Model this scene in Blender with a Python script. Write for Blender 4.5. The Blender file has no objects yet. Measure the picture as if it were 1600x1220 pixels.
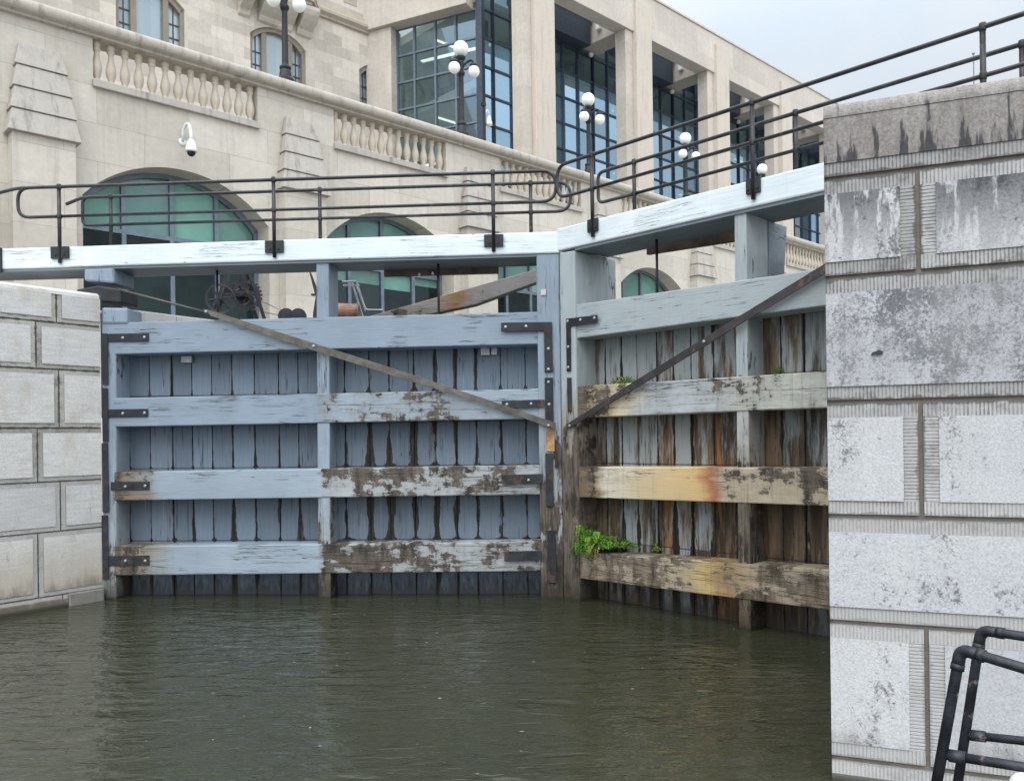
import bpy, math, random
from mathutils import Vector
random.seed(7)
R = math.radians
C = bpy.data.collections.new('place'); bpy.context.scene.collection.children.link(C)
SC = bpy.context.scene

# ------------------------------------------------------------------ camera, sky, sun, exposure
FOC, EYE, ROLL = 1300.0, 2.229, .0135
cam = bpy.data.cameras.new('camera'); camo = bpy.data.objects.new('camera', cam); C.objects.link(camo)
cam.sensor_width = 36; cam.lens = FOC / 1600 * 36; cam.shift_y = 70 / 1600
cam.clip_start = .1; cam.clip_end = 3000
camo.location = (0, 0, EYE)
from mathutils import Matrix
camo.rotation_euler = (Matrix.Rotation(R(90), 3, 'X') @ Matrix.Rotation(-ROLL, 3, 'Z')).to_euler()
SC.camera = camo

SUN_EL, SUN_AZ = R(52), R(205)          # azimuth measured from +Y clockwise
w = bpy.data.worlds.new('World'); SC.world = w; w.use_nodes = True
nt = w.node_tree; nt.nodes.clear()
out = nt.nodes.new('ShaderNodeOutputWorld'); bg = nt.nodes.new('ShaderNodeBackground')
sky = nt.nodes.new('ShaderNodeTexSky'); sky.sky_type = 'NISHITA'; sky.sun_disc = False
sky.sun_elevation = SUN_EL; sky.sun_rotation = SUN_AZ; sky.air_density = 1.0; sky.dust_density = 4.0; sky.ozone_density = 1.0
tc = nt.nodes.new('ShaderNodeTexCoord')
sep = nt.nodes.new('ShaderNodeSeparateXYZ'); nt.links.new(tc.outputs['Generated'], sep.inputs[0])
# overcast deck: brighter overhead than at the horizon, broken by soft cloud noise
def mr(sock, f0, f1, t0, t1):
    q = nt.nodes.new('ShaderNodeMapRange'); q.interpolation_type = 'SMOOTHSTEP'; nt.links.new(sock, q.inputs[0])
    for i, k in enumerate((f0, f1, t0, t1)): q.inputs[i + 1].default_value = k
    return q.outputs[0]
rm = nt.nodes.new('ShaderNodeMath'); rm.operation = 'MULTIPLY'
nt.links.new(mr(sep.outputs['Z'], .28, 1, 16.0, 44), rm.inputs[0]); nt.links.new(mr(sep.outputs['Y'], .25, -.7, 1, 2.1), rm.inputs[1])
rmp = rm
nz = nt.nodes.new('ShaderNodeTexNoise'); nt.links.new(tc.outputs['Generated'], nz.inputs['Vector'])
nz.inputs['Scale'].default_value = 3.2; nz.inputs['Detail'].default_value = 6; nz.inputs['Roughness'].default_value = .55
cr = nt.nodes.new('ShaderNodeValToRGB'); nt.links.new(nz.outputs['Fac'], cr.inputs[0])
cr.color_ramp.elements[0].position = .38; cr.color_ramp.elements[0].color = (.78, .89, 1.0, 1)
cr.color_ramp.elements[1].position = .62; cr.color_ramp.elements[1].color = (.94, .97, 1.0, 1)
vm = nt.nodes.new('ShaderNodeMix'); vm.data_type = 'RGBA'; vm.blend_type = 'MULTIPLY'; vm.inputs[0].default_value = 1
nt.links.new(cr.outputs[0], vm.inputs[6]); nt.links.new(rmp.outputs[0], vm.inputs[7])
mx = nt.nodes.new('ShaderNodeMix'); mx.data_type = 'RGBA'; mx.inputs[0].default_value = .93
nt.links.new(sky.outputs[0], mx.inputs[6]); nt.links.new(vm.outputs[2], mx.inputs[7])
nt.links.new(mx.outputs[2], bg.inputs[0]); bg.inputs[1].default_value = .075
nt.links.new(bg.outputs[0], out.inputs[0])
sun = bpy.data.lights.new('sun', 'SUN'); suno = bpy.data.objects.new('sun', sun); C.objects.link(suno)
sun.energy = 1.5; sun.angle = R(50); sun.color = (1, .92, .82)
sd = Vector((math.sin(SUN_AZ) * math.cos(SUN_EL), math.cos(SUN_AZ) * math.cos(SUN_EL), math.sin(SUN_EL)))
suno.rotation_euler = sd.to_track_quat('Z', 'Y').to_euler()
SC.view_settings.view_transform = 'Standard'; SC.view_settings.look = 'None'
SC.view_settings.exposure = -0.42; SC.view_settings.gamma = 1
SC.cycles.max_bounces = 8; SC.cycles.transparent_max_bounces = 12

# ------------------------------------------------------------------ measuring frames
def ray(x, y):
    u = x - 800; v = y - 680
    return ((u - ROLL * v) / FOC, -(v + ROLL * u) / FOC)
class Fr:
    """A vertical plane: x along it, y into it (away from the viewer), z up."""
    def __init__(s, ox, oy, a, oz=0):
        s.o = (ox, oy, oz); s.a = a; s.ex = (math.cos(a), math.sin(a)); s.ey = (-math.sin(a), math.cos(a))
    def hit(s, x, y, d=0):
        rx, rz = ray(x, y); ox = s.o[0] + d * s.ey[0]; oy = s.o[1] + d * s.ey[1]
        l = (ox - rx * oy) / (rx * s.ex[1] - s.ex[0]); t = oy + l * s.ex[1]
        return (l, EYE + rz * t - s.o[2])
    def loc(s, x, d=0, z=0):
        return (s.o[0] + x * s.ex[0] + d * s.ey[0], s.o[1] + x * s.ex[1] + d * s.ey[1], s.o[2] + z)
    def at(s, x, d=0, z=0, turn=0):
        p = s.loc(x, d, z); return Fr(p[0], p[1], s.a + turn, p[2])
LF = Fr(-5.63, 11.70, math.atan2(-.38, 6.297))     # left gate leaf, origin at its heel
RF = Fr(.667, 11.32, math.atan2(-.715, .699))      # right gate leaf, origin at the mitre
RW = Fr(-9.38, 19, math.atan2(.6845, .729))        # terrace retaining wall
B2 = Fr(0, 34, math.atan2(.6845, .729))            # glazed building front
_lw = LF.loc(-.16, 0, 0)
LW = Fr(_lw[0], _lw[1], math.atan2(1, .75))        # left lock wall face
WW = Fr(2.0057, 5.29, math.atan2(-.375, .927))     # right lock wall face
AX = math.atan2(.909, .417)                        # lock axis

# ------------------------------------------------------------------ mesh helpers
class MB:
    def __init__(s): s.v = []; s.f = []; s.m = []; s.uv = {}; s.c = {}
    def face(s, pts, mat=0, uv=None, col=None):
        n = len(s.v); s.v += [tuple(p) for p in pts]; s.f.append(list(range(n, n + len(pts)))); s.m.append(mat)
        if uv: s.uv[len(s.f) - 1] = uv
        if col: s.c[len(s.f) - 1] = col
    def raw(s, vs, fs, mat=0):
        n = len(s.v); s.v += [tuple(p) for p in vs]
        for f in fs: s.f.append([i + n for i in f]); s.m.append(mat)
    def box(s, x0, x1, y0, y1, z0, z1, mat=0):
        s.raw([(x0, y0, z0), (x1, y0, z0), (x1, y1, z0), (x0, y1, z0), (x0, y0, z1), (x1, y0, z1), (x1, y1, z1), (x0, y1, z1)],
              [(0, 3, 2, 1), (4, 5, 6, 7), (0, 1, 5, 4), (1, 2, 6, 5), (2, 3, 7, 6), (3, 0, 4, 7)], mat)
    def slab(s, poly, y0, y1, mat=0):
        """polygon in x,z (any order) from depth y0 to y1"""
        a = sum(poly[i][0] * poly[(i + 1) % len(poly)][1] - poly[(i + 1) % len(poly)][0] * poly[i][1] for i in range(len(poly)))
        if a < 0: poly = poly[::-1]
        n = len(poly); vs = [(x, y0, z) for x, z in poly] + [(x, y1, z) for x, z in poly]
        fs = [tuple(range(n)), tuple(range(2 * n - 1, n - 1, -1))] + [(i, i + n, (i + 1) % n + n, (i + 1) % n) for i in range(n)]
        s.raw(vs, fs, mat)
    def tube(s, pts, r, seg=10, mat=0, cap=True):
        pts = [Vector(p) for p in pts]; n = len(pts); vs = []; fs = []
        up = None
        for i in range(n):
            d = (pts[min(i + 1, n - 1)] - pts[max(i - 1, 0)]).normalized()
            if up is None: up = d.orthogonal().normalized()
            up = (up - d * up.dot(d)).normalized(); b = d.cross(up)
            rr = r[i] if isinstance(r, (list, tuple)) else r
            for k in range(seg):
                a = 2 * math.pi * k / seg; vs.append(pts[i] + (up * math.cos(a) + b * math.sin(a)) * rr)
        for i in range(n - 1):
            for k in range(seg):
                fs.append((i * seg + k, i * seg + (k + 1) % seg, (i + 1) * seg + (k + 1) % seg, (i + 1) * seg + k))
        if cap: fs += [tuple(range(seg))[::-1], tuple(range((n - 1) * seg, n * seg))]
        s.raw(vs, fs, mat)
    def lathe(s, prof, seg=16, c=(0, 0, 0), mat=0):
        vs = []; fs = []; n = len(prof)
        for r, z in prof:
            for k in range(seg):
                a = 2 * math.pi * k / seg; vs.append((c[0] + r * math.cos(a), c[1] + r * math.sin(a), c[2] + z))
        for i in range(n - 1):
            for k in range(seg): fs.append((i * seg + k, i * seg + (k + 1) % seg, (i + 1) * seg + (k + 1) % seg, (i + 1) * seg + k))
        fs += [tuple(range(seg))[::-1], tuple(range((n - 1) * seg, n * seg))]
        s.raw(vs, fs, mat)
    def ball(s, c, r, seg=20, rings=12, mat=0):
        s.lathe([(max(.002, r * math.sin(math.pi * i / rings)), -r * math.cos(math.pi * i / rings)) for i in range(rings + 1)], seg, c, mat)
    def extrude_x(s, prof, x0, x1, mat=0):
        """closed profile in (y,z) swept along x"""
        a = sum(prof[i][0] * prof[(i + 1) % len(prof)][1] - prof[(i + 1) % len(prof)][0] * prof[i][1] for i in range(len(prof)))
        if a < 0: prof = prof[::-1]
        n = len(prof); vs = [(x0, y, z) for y, z in prof] + [(x1, y, z) for y, z in prof]
        fs = [tuple(range(n))[::-1], tuple(range(n, 2 * n))] + [(i, (i + 1) % n, (i + 1) % n + n, i + n) for i in range(n)]
        s.raw(vs, fs, mat)
    def build(s, name, mats, parent=None, bevel=0, smooth=False, seg=2):
        me = bpy.data.meshes.new(name); me.from_pydata(s.v, [], s.f)
        if not isinstance(mats, (list, tuple)): mats = [mats]
        for m in mats: me.materials.append(m)
        me.polygons.foreach_set('material_index', s.m)
        if s.uv:
            lay = me.uv_layers.new(name='UVMap')
            for fi, uv in s.uv.items():
                for li, q in zip(me.polygons[fi].loop_indices, uv): lay.data[li].uv = q
        if s.c:
            ca = me.color_attributes.new('tint', 'FLOAT_COLOR', 'CORNER')
            for fi, q in s.c.items():
                for li in me.polygons[fi].loop_indices: ca.data[li].color = (*q, 1)
        if smooth: me.shade_smooth() if hasattr(me, 'shade_smooth') else me.polygons.foreach_set('use_smooth', [True] * len(s.f))
        me.update()
        o = bpy.data.objects.new(name, me); C.objects.link(o)
        if parent: o.parent = parent
        if bevel:
            b = o.modifiers.new('bevel', 'BEVEL'); b.width = bevel; b.segments = seg; b.limit_method = 'ANGLE'; b.angle_limit = R(40)
        return o
def tag(o, label=None, cat=None, group=None, kind=None):
    for k, q in (('label', label), ('category', cat), ('group', group), ('kind', kind)):
        if q: o[k] = q
    return o
def thing(name, label, cat, fr=None, group=None):
    o = bpy.data.objects.new(name, None); C.objects.link(o); o.empty_display_size = .2
    if fr: o.location = fr.o; o.rotation_euler = (0, 0, fr.a)
    return tag(o, label, cat, group)
def put(o, fr):
    o.location = fr.o; o.rotation_euler = (0, 0, fr.a); return o
def copy_tree(o, parent=None):
    c = o.copy(); C.objects.link(c); c.parent = parent
    for ch in list(o.children): copy_tree(ch, c)
    return c

# ------------------------------------------------------------------ material helpers
class NT:
    def __init__(s, name):
        s.m = bpy.data.materials.new(name); s.m.use_nodes = True; s.t = s.m.node_tree
        s.b = s.t.nodes['Principled BSDF']; s.o = s.t.nodes['Material Output']; s._tc = None
    def n(s, ty): return s.t.nodes.new('ShaderNode' + ty)
    def put(s, sock, val):
        if hasattr(val, 'links') and not isinstance(val, (tuple, list)): s.t.links.new(val, sock)
        elif isinstance(val, (tuple, list)) and len(sock.default_value) == 4 and len(val) == 3: sock.default_value = (*val, 1)
        else: sock.default_value = val
    def co(s, k='Object'):
        if not s._tc: s._tc = s.n('TexCoord')
        return s._tc.outputs[k]
    def mp(s, v, sc=(1, 1, 1), loc=(0, 0, 0)):
        q = s.n('Mapping'); s.put(q.inputs[0], v); q.inputs[3].default_value = sc; q.inputs[1].default_value = loc; return q.outputs[0]
    def xyz(s, v):
        q = s.n('SeparateXYZ'); s.put(q.inputs[0], v); return q.outputs
    def noise(s, v, scale=5, det=4, rough=.55, dist=0):
        q = s.n('TexNoise'); s.put(q.inputs['Vector'], v); q.inputs['Scale'].default_value = scale
        q.inputs['Detail'].default_value = det; q.inputs['Roughness'].default_value = rough; q.inputs['Distortion'].default_value = dist
        return q.outputs['Fac']
    def ma(s, op, a, b=0, c=0):
        q = s.n('Math'); q.operation = op
        s.put(q.inputs[0], a); s.put(q.inputs[1], b); s.put(q.inputs[2], c); return q.outputs[0]
    def ss(s, v, lo, hi, a=0, b=1):
        q = s.n('MapRange'); q.interpolation_type = 'SMOOTHSTEP'; s.put(q.inputs[0], v); s.put(q.inputs[1], lo); s.put(q.inputs[2], hi)
        s.put(q.inputs[3], a); s.put(q.inputs[4], b); return q.outputs[0]
    def mix(s, f, a, b, mode='MIX'):
        q = s.n('Mix'); q.data_type = 'RGBA'; q.blend_type = mode; s.put(q.inputs[0], f); s.put(q.inputs[6], a); s.put(q.inputs[7], b); return q.outputs[2]
    def ramp(s, v, stops, interp='LINEAR'):
        q = s.n('ValToRGB'); s.put(q.inputs[0], v); e = q.color_ramp.elements; q.color_ramp.interpolation = interp
        while len(e) < len(stops): e.new(.5)
        for k, (p, c) in enumerate(stops):
            e[k].position = p; e[k].color = (*c, 1) if isinstance(c, (tuple, list)) else (c, c, c, 1)
        return q.outputs[0]
    def bump(s, h, st=.3, d=.01):
        q = s.n('Bump'); q.inputs['Strength'].default_value = st; q.inputs['Distance'].default_value = d; s.put(q.inputs['Height'], h)
        s.t.links.new(q.outputs[0], s.b.inputs['Normal'])
    def fin(s, col, rough=.6, spec=None, metal=None):
        s.put(s.b.inputs['Base Color'], col); s.put(s.b.inputs['Roughness'], rough)
        if spec is not None: s.put(s.b.inputs['Specular IOR Level'], spec)
        if metal is not None: s.put(s.b.inputs['Metallic'], metal)
        return s.m

def simple(name, col, rough=.5, metal=0, var=.25, scale=6, bump=.15, rust=0, rustcol=(.16, .06, .025)):
    m = NT(name); v = m.co(); n1 = m.noise(v, scale, 6, .6); n2 = m.noise(v, scale * 7, 3)
    c = m.mix(m.ss(n1, .3, .7), tuple(q * (1 - var) for q in col), tuple(min(1, q * (1 + var)) for q in col))
    if rust: c = m.mix(m.ss(m.noise(v, scale * .8, 8, .7), .62 - rust * .3, .70 - rust * .3), c, m.mix(n2, rustcol, tuple(q * 1.8 for q in rustcol)))
    m.bump(m.ma('ADD', n1, n2), bump, .004)
    return m.fin(c, rough, .4, metal)

def wood(name, zones, wear, axis='x', crack=1.0, streak=.3, span=7.0, bare=((.062, .050, .040), (.185, .155, .125)), soft=.5, slime=True):
    """painted timber: zones = paint colours along the length, wear = how much paint is gone along the length"""
    m = NT(name); v = m.co(); X, Y, Z = m.xyz(v)
    along = X if axis == 'x' else Z
    g = (.7, 1.2, 3.2) if axis == 'x' else (3.2, 1.2, .7)
    dn = m.noise(m.mp(v, g), 1.6, 5, .65)
    a = m.ma('DIVIDE', m.ma('ADD', along, m.ma('MULTIPLY', m.ma('SUBTRACT', dn, .5), 1.6 * soft)), span)
    paint = m.ramp(a, [(p / span, c) for p, c in zones])
    wv = m.ramp(m.ma('DIVIDE', along, span), [(p / span, c) for p, c in wear])
    # grain and tonal drift
    gr = (.5, 2, 14) if axis == 'x' else (14, 2, .5)
    grain = m.noise(m.mp(v, gr), 6, 5, .6)
    paint = m.mix(1, paint, m.ramp(grain, [(.25, .80), (.75, 1.12)]), 'MULTIPLY')
    big = m.noise(v, 1.1, 4)
    paint = m.mix(1, paint, m.ramp(big, [(.3, .88), (.7, 1.08)]), 'MULTIPLY')
    # peeled paint
    pn = m.ma('ADD', m.ma('MULTIPLY', m.noise(m.mp(v, (1.5, 1, 2.0) if axis == 'x' else (2.5, 1, 1)), 1.55, 13, .70), .78),
              m.ma('MULTIPLY', m.noise(m.mp(v, (2.2, 1, 7) if axis == 'x' else (7, 1, 1.2)), 2.5, 7, .65), .22))
    drip = m.noise(m.mp(v, (4.2, 1.5, .55)), 2.4, 8, .7)
    pv = m.ma('ADD', m.ma('ADD', m.ma('MULTIPLY', pn, .84), m.ma('MULTIPLY', drip, .16)), m.ma('MULTIPLY', wv, .5))
    pk = m.ss(pv, .70, .735)
    halo = m.ss(pv, .60, .735)
    dk = m.noise(m.mp(v, (2.4, 1.5, .9), (7, 0, 2)), 2.0, 8, .7)
    bw = m.mix(m.ss(m.noise(m.mp(v, gr), 9, 6, .7), .3, .72), bare[0], bare[1])
    bw = m.mix(m.ss(dk, .44, .62), bw, tuple(q * .55 for q in bare[0]))
    col = m.mix(m.ma('MULTIPLY', halo, .38), paint, m.mix(dk, (.10, .085, .065), (.24, .20, .15)))
    col = m.mix(pk, col, bw)
    # dirty water streaks running down
    sn = m.noise(m.mp(v, (7, 2, .5)), 2.2, 7, .68)
    sk = m.ma('MULTIPLY', m.ss(sn, .52, .68), m.ma('ADD', m.ma('MULTIPLY', wv, 1.0), .1))
    col = m.mix(m.ma('MULTIPLY', sk, streak), col, (.085, .055, .028))
    # drying cracks along the grain
    cn = m.noise(m.mp(v, (.13, .6, 4.2) if axis == 'x' else (4.2, .6, .13)), 2.6, 6, .55)
    ca = m.ma('ABSOLUTE', m.ma('SUBTRACT', cn, .5))
    cm = m.ma('MULTIPLY', m.ss(ca, .0025, .0085, 1, 0), m.ss(m.noise(m.mp(v, (.8, 1, 2.3) if axis == 'x' else (2.3, 1, .8)), 1.3, 2), .52, .58))
    c2 = m.noise(m.mp(v, (.10, .6, 3.4) if axis == 'x' else (3.4, .6, .10), (9, 0, 4)), 2.2, 6, .6)
    cm = m.ma('MAXIMUM', cm, m.ma('MULTIPLY', m.ss(m.ma('ABSOLUTE', m.ma('SUBTRACT', c2, .5)), .002, .009, 1, 0), m.ma('ADD', m.ma('MULTIPLY', m.ss(wv, .1, .4), .8), m.ss(m.noise(v, .9, 2), .55, .62))))
    cm = m.ma('MINIMUM', m.ma('MULTIPLY', cm, crack), 1)
    col = m.mix(m.ma('MULTIPLY', cm, .85), col, (.03, .028, .028))
    # knots / specks
    kn = m.ss(m.noise(m.mp(v, (1, 1, 2)), 9, 2, .4), .74, .78)
    col = m.mix(m.ma('MULTIPLY', kn, .7), col, (.06, .05, .045))
    if slime:
        sl = m.ss(m.ma('ADD', Z, m.ma('MULTIPLY', m.ma('SUBTRACT', drip, .5), .6)), .0, .42, 1, 0)
        col = m.mix(m.ma('MULTIPLY', sl, .82), col, (.034, .030, .018))
        col = m.mix(m.ma('MULTIPLY', m.ss(Z, .015, .05, 1, 0), .8), col, (.022, .024, .012))
    h = m.ma('SUBTRACT', m.ma('ADD', m.ma('MULTIPLY', grain, .35), m.ma('MULTIPLY', pk, -.9)), m.ma('MULTIPLY', cm, 1.2))
    m.bump(h, .55, .008)
    return m.fin(col, m.ss(pk, 0, 1, .52, .85), .35)

def planks_mat(name, paint, dirt, stain, xramp=((0, 1), (1, 1)), corner=.35):
    """upright planks: UV = across / up one bay, tint = per plank random numbers"""
    m = NT(name); v = m.co(); X, Y, Z = m.xyz(v); uv = m.xyz(m.co('UV'))
    at = m.n('Attribute'); at.attribute_name = 'tint'; rr = m.xyz(at.outputs['Color'])
    cx = m.ma('ABSOLUTE', m.ma('SUBTRACT', m.ma('MULTIPLY', uv[0], 2), 1))
    bot = m.ss(uv[1], .0, .13, 1, 0)
    en = m.noise(m.mp(v, (6, 1, 1.3)), 3, 7, .68)
    gap = m.ss(m.noise(m.mp(v, (1.7, 1, .45), (2, 0, 9)), 1.3, 3, .6), .44, .68)       # some seams open, some tight
    xr = m.ramp(m.ma('DIVIDE', X, 7), xramp)
    zr = m.ss(Z, .4, 3.4, 1.15, .45)
    dk = m.ma('MULTIPLY', m.ma('MULTIPLY', xr, zr), dirt)
    lim = m.ma('SUBTRACT', .985, m.ma('ADD', m.ma('MULTIPLY', m.ma('MULTIPLY', gap, dk), .42), m.ma('ADD', m.ma('MULTIPLY', m.ma('MULTIPLY', bot, bot), m.ma('MULTIPLY', dk, corner)), m.ma('MULTIPLY', m.ma('SUBTRACT', en, .47), m.ma('MULTIPLY', dk, .75)))))
    edge = m.ss(m.ma('SUBTRACT', cx, m.ma('MINIMUM', lim, .985)), -.012, .035)
    edge = m.ma('MAXIMUM', edge, m.ma('MULTIPLY', m.ss(uv[1], .010, .03, 1, 0), .8))
    grain = m.noise(m.mp(v, (16, 1, .5)), 5, 5, .6)
    p = m.mix(1, paint, m.ramp(grain, [(.25, .84), (.75, 1.12)]), 'MULTIPLY')
    p = m.mix(1, p, m.ramp(rr[1], [(0, .84), (1, 1.14)]), 'MULTIPLY')
    # pale mineral runs
    pale = m.ss(m.noise(m.mp(v, (14, 1, .5), (3, 0, 7)), 2, 5, .6), .60, .74)
    p = m.mix(m.ma('MULTIPLY', pale, .35), p, (.46, .47, .46))
    # stains
    s1 = m.noise(m.mp(v, (2.5, 1, .28)), 2.1, 10, .72)
    amt = m.ma('ADD', m.ma('MULTIPLY', m.ma('SUBTRACT', rr[2], .35), .62 * min(1, .1 + stain * 3)), m.ma('MULTIPLY', m.ss(Z, .5, 3.6, 1.12, .72), stain))
    k1 = m.ss(m.ma('ADD', s1, m.ma('MULTIPLY', amt, .5)), .62, .76)
    hue = m.ma('ADD', m.ma('MULTIPLY', m.noise(m.mp(v, (2.2, 1, .25), (11, 0, 3)), 1.5, 6, .62), .78), m.ma('MULTIPLY', rr[1], .22))
    sc = m.ramp(hue, [(.28, (.016, .013, .010)), (.40, (.050, .033, .018)), (.47, (.14, .095, .055)), (.53, (.030, .021, .014)), (.60, (.25, .115, .04)), (.65, (.11, .045, .018)), (.74, (.05, .03, .016))])
    sc = m.mix(1, sc, m.ramp(grain, [(.25, .6), (.75, 1.3)]), 'MULTIPLY')
    p = m.mix(k1, p, sc)
    p = m.mix(m.ma('MULTIPLY', m.ss(m.noise(m.mp(v, (9, 1, .8), (5, 0, 1)), 2.2, 8, .7), .60, .64), m.ss(amt, 0, .4)), p, (.018, .016, .014))
    grime = m.mix(m.ss(m.noise(m.mp(v, (9, 1, 1.2)), 4, 6, .7), .42, .72), (.007, .007, .007), (.060, .044, .028))
    hn = m.noise(m.mp(v, (4.6, 1, .10), (0, 0, 5)), 3.2, 3, .5)
    hl = m.ma('MULTIPLY', m.ss(m.ma('ABSOLUTE', m.ma('SUBTRACT', hn, .5)), .003, .011, 1, 0), m.ss(m.noise(m.mp(v, (3, 1, .7)), 1.9, 3), .45, .55))
    p = m.mix(m.ma('MULTIPLY', hl, .85), p, (.014, .014, .015))
    col = m.mix(edge, p, grime)
    sl = m.ss(m.ma('ADD', Z, m.ma('MULTIPLY', m.ma('SUBTRACT', en, .5), .7)), .02, .34, 1, 0)
    col = m.mix(m.ma('MULTIPLY', sl, .8), col, (.018, .016, .012))
    m.bump(m.ma('SUBTRACT', m.ma('MULTIPLY', grain, .3), edge), .5, .006)
    return m.fin(col, .6, .35)

def lockstone(name, kind, brown=0.0):
    """weathered grey limestone: kind panel / margin / joint"""
    m = NT(name); v = m.co(); X, Y, Z = m.xyz(v)
    sp = m.noise(v, 70, 3, .7); md = m.noise(v, 9, 8, .72); lo = m.noise(v, 1.6, 4)
    at = m.n('Attribute'); at.attribute_name = 'tint'; rb = m.xyz(at.outputs['Color'])
    pale = m.mix(lo, (.45, .46, .485), (.56, .56, .565)) if not brown else m.mix(lo, (.58, .58, .585), (.68, .655, .61))
    pale = m.mix(1, pale, m.ramp(rb[0], [(0, (.86, .86, .87)), (1, (1.08, 1.07, 1.05))]), 'MULTIPLY')
    dark = (.035, .036, .042)
    if kind == 'panel':
        up = m.ramp(m.ma('DIVIDE', Z, 5), [(.05, 0), (.3, .06), (.45, .30), (.62, .62), (.72, .72), (.9, .6)])
        if brown: up = m.ma('MULTIPLY', up, .06)
        up = m.ma('MULTIPLY', up, m.ma('ADD', m.ma('MULTIPLY', rb[1], .7), .65))
        dens = m.ma('ADD', m.ma('ADD', m.ma('MULTIPLY', m.noise(m.mp(v, (1.3, 1, 1.5)), 1.4, 7, .64), .62), m.ma('MULTIPLY', m.noise(m.mp(v, (4.2, 1, .55)), 1.6, 6, .62), .38)), m.ma('MULTIPLY', up, .17))
        pep = m.ma('ADD', m.ma('MULTIPLY', m.noise(v, 48, 4, .75), .6), m.ma('MULTIPLY', m.noise(m.mp(v, (1.2, 1, .8)), 17, 5, .7), .4))
        k = m.ss(m.ma('ADD', pep, m.ma('MULTIPLY', m.ma('SUBTRACT', dens, .52), 1.15)), .535, .70)
        col = m.mix(m.ma('MULTIPLY', k, .84 if not brown else .22), pale, m.mix(sp, dark, (.13, .13, .14)))
        veil = m.ss(m.ma('ADD', m.ma('MULTIPLY', m.noise(m.mp(v, (1.1, 1, .6), (4, 0, 2)), 1.5, 5, .62), .6), m.ma('MULTIPLY', m.noise(m.mp(v, (5, 1, .35), (1, 0, 6)), 1.5, 6, .6), .4)), .40, .58)
        col = m.mix(m.ma('MULTIPLY', m.ma('MULTIPLY', veil, up), .78), col, m.mix(pep, (.15, .147, .155), (.40, .395, .40)))
        # top course: grey-brown skin with black runs
        st = m.noise(m.mp(v, (4.6, 1, .75)), 2.0, 7, .62)
        runs = m.ss(m.ma('ADD', m.ma('ADD', st, m.ma('MULTIPLY', m.ma('SUBTRACT', sp, .5), .10)), m.ma('MULTIPLY', m.ss(Z, 3.86, 4.20, 1, 0), .10)), .565, .625)
        skin = m.mix(m.ma('ADD', m.ma('MULTIPLY', sp, .6), m.ma('MULTIPLY', md, .4)), (.085, .078, .074), (.42, .39, .365))
        skin = m.mix(1, skin, m.ramp(m.noise(m.mp(v, (11, 1, .8)), 1.6, 6, .6), [(.3, (.74, .71, .69)), (.65, (1.1, 1.08, 1.06))]), 'MULTIPLY')
        tops = m.ss(m.ma('ADD', Z, m.ma('MULTIPLY', md, .1)), 3.86, 3.92)
        if not brown:
            col = m.mix(m.ma('MULTIPLY', tops, .88), col, skin)
            col = m.mix(m.ma('MULTIPLY', m.ma('MULTIPLY', runs, m.ss(Z, 3.1, 3.9)), .86), col, (.03, .031, .037))
        else:
            col = m.mix(m.ma('MULTIPLY', m.ss(m.noise(m.mp(v, (1, 1, .5)), 1.7, 5), .5, .7), .6), col, (.48, .42, .33))
        col = m.mix(1, col, m.ramp(sp, [(.25, .72), (.6, 1.05)]), 'MULTIPLY')
        wl = m.ma('ADD', Z, m.ma('MULTIPLY', m.ma('SUBTRACT', m.noise(m.mp(v, (3, 1, .8)), 1.6, 6, .65), .5), .7))
        if brown:
            rs = m.noise(m.mp(v, (5, 1, .5), (2, 0, 3)), 1.8, 7, .65)
            col = m.mix(m.ma('MULTIPLY', m.ma('MULTIPLY', m.ss(rs, .58, .68), m.ss(Z, 1.2, 1.75, 1, 0)), .8), col, m.mix(m.ss(Z, .9, 1.1), (.16, .10, .05), (.06, .062, .068)))
            col = m.mix(1, col, m.ramp(m.noise(m.mp(v, (1.5, 1, 12)), 2.4, 5, .6), [(.3, .86), (.7, 1.07)]), 'MULTIPLY')
        if brown: col = m.mix(m.ma('MULTIPLY', m.ss(wl, .25, 1.1, 1, 0), .55), col, (.36, .29, .19))
        col = m.mix(m.ma('MULTIPLY', m.ss(wl, .06, .42, 1, 0), .80), col, (.075, .064, .045))
        col = m.mix(m.ma('MULTIPLY', m.ss(Z, .01, .07, 1, 0), .8), col, (.025, .027, .014))
        m.bump(m.ma('ADD', m.ma('MULTIPLY', md, .8), m.ma('MULTIPLY', sp, .4)), .55, .012)
    elif kind == 'margin':
        U = m.xyz(m.co('UV'))
        jit = m.noise(m.mp(v, (1, 1, 1)), 26, 3, .6)
        tk = m.ss(m.ma('ADD', m.ma('SINE', m.ma('MULTIPLY', U[0], 6.2832 / .0215)), m.ma('MULTIPLY', m.ma('SUBTRACT', jit, .5), 3.2)), -.75, -.1)
        amt = m.ma('MULTIPLY', m.ss(m.noise(v, 3.2, 4, .6), .32, .62, .25, .80), 1.0 if not brown else .2)
        c0 = m.mix(md, (.27, .262, .256), (.44, .43, .425)) if not brown else m.mix(md, (.32, .305, .275), (.47, .445, .40))
        c0 = m.mix(1, c0, m.ramp(rb[2], [(0, .82), (1, 1.14)]), 'MULTIPLY')
        col = m.mix(m.ma('MULTIPLY', m.ma('SUBTRACT', 1, tk), amt), c0, (.12, .115, .11))
        rag = m.ss(m.ma('ADD', U[1], m.ma('MULTIPLY', m.ma('SUBTRACT', md, .5), 1.1)), .02, .20, 1, 0)
        col = m.mix(m.ma('MULTIPLY', rag, .8), col, (.085, .078, .072))
        col = m.mix(m.ma('MULTIPLY', m.ss(m.noise(m.mp(v, (2, 1, 2)), 2.2, 9, .7), .5, .66), .55), col, (.10, .095, .09))
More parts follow.
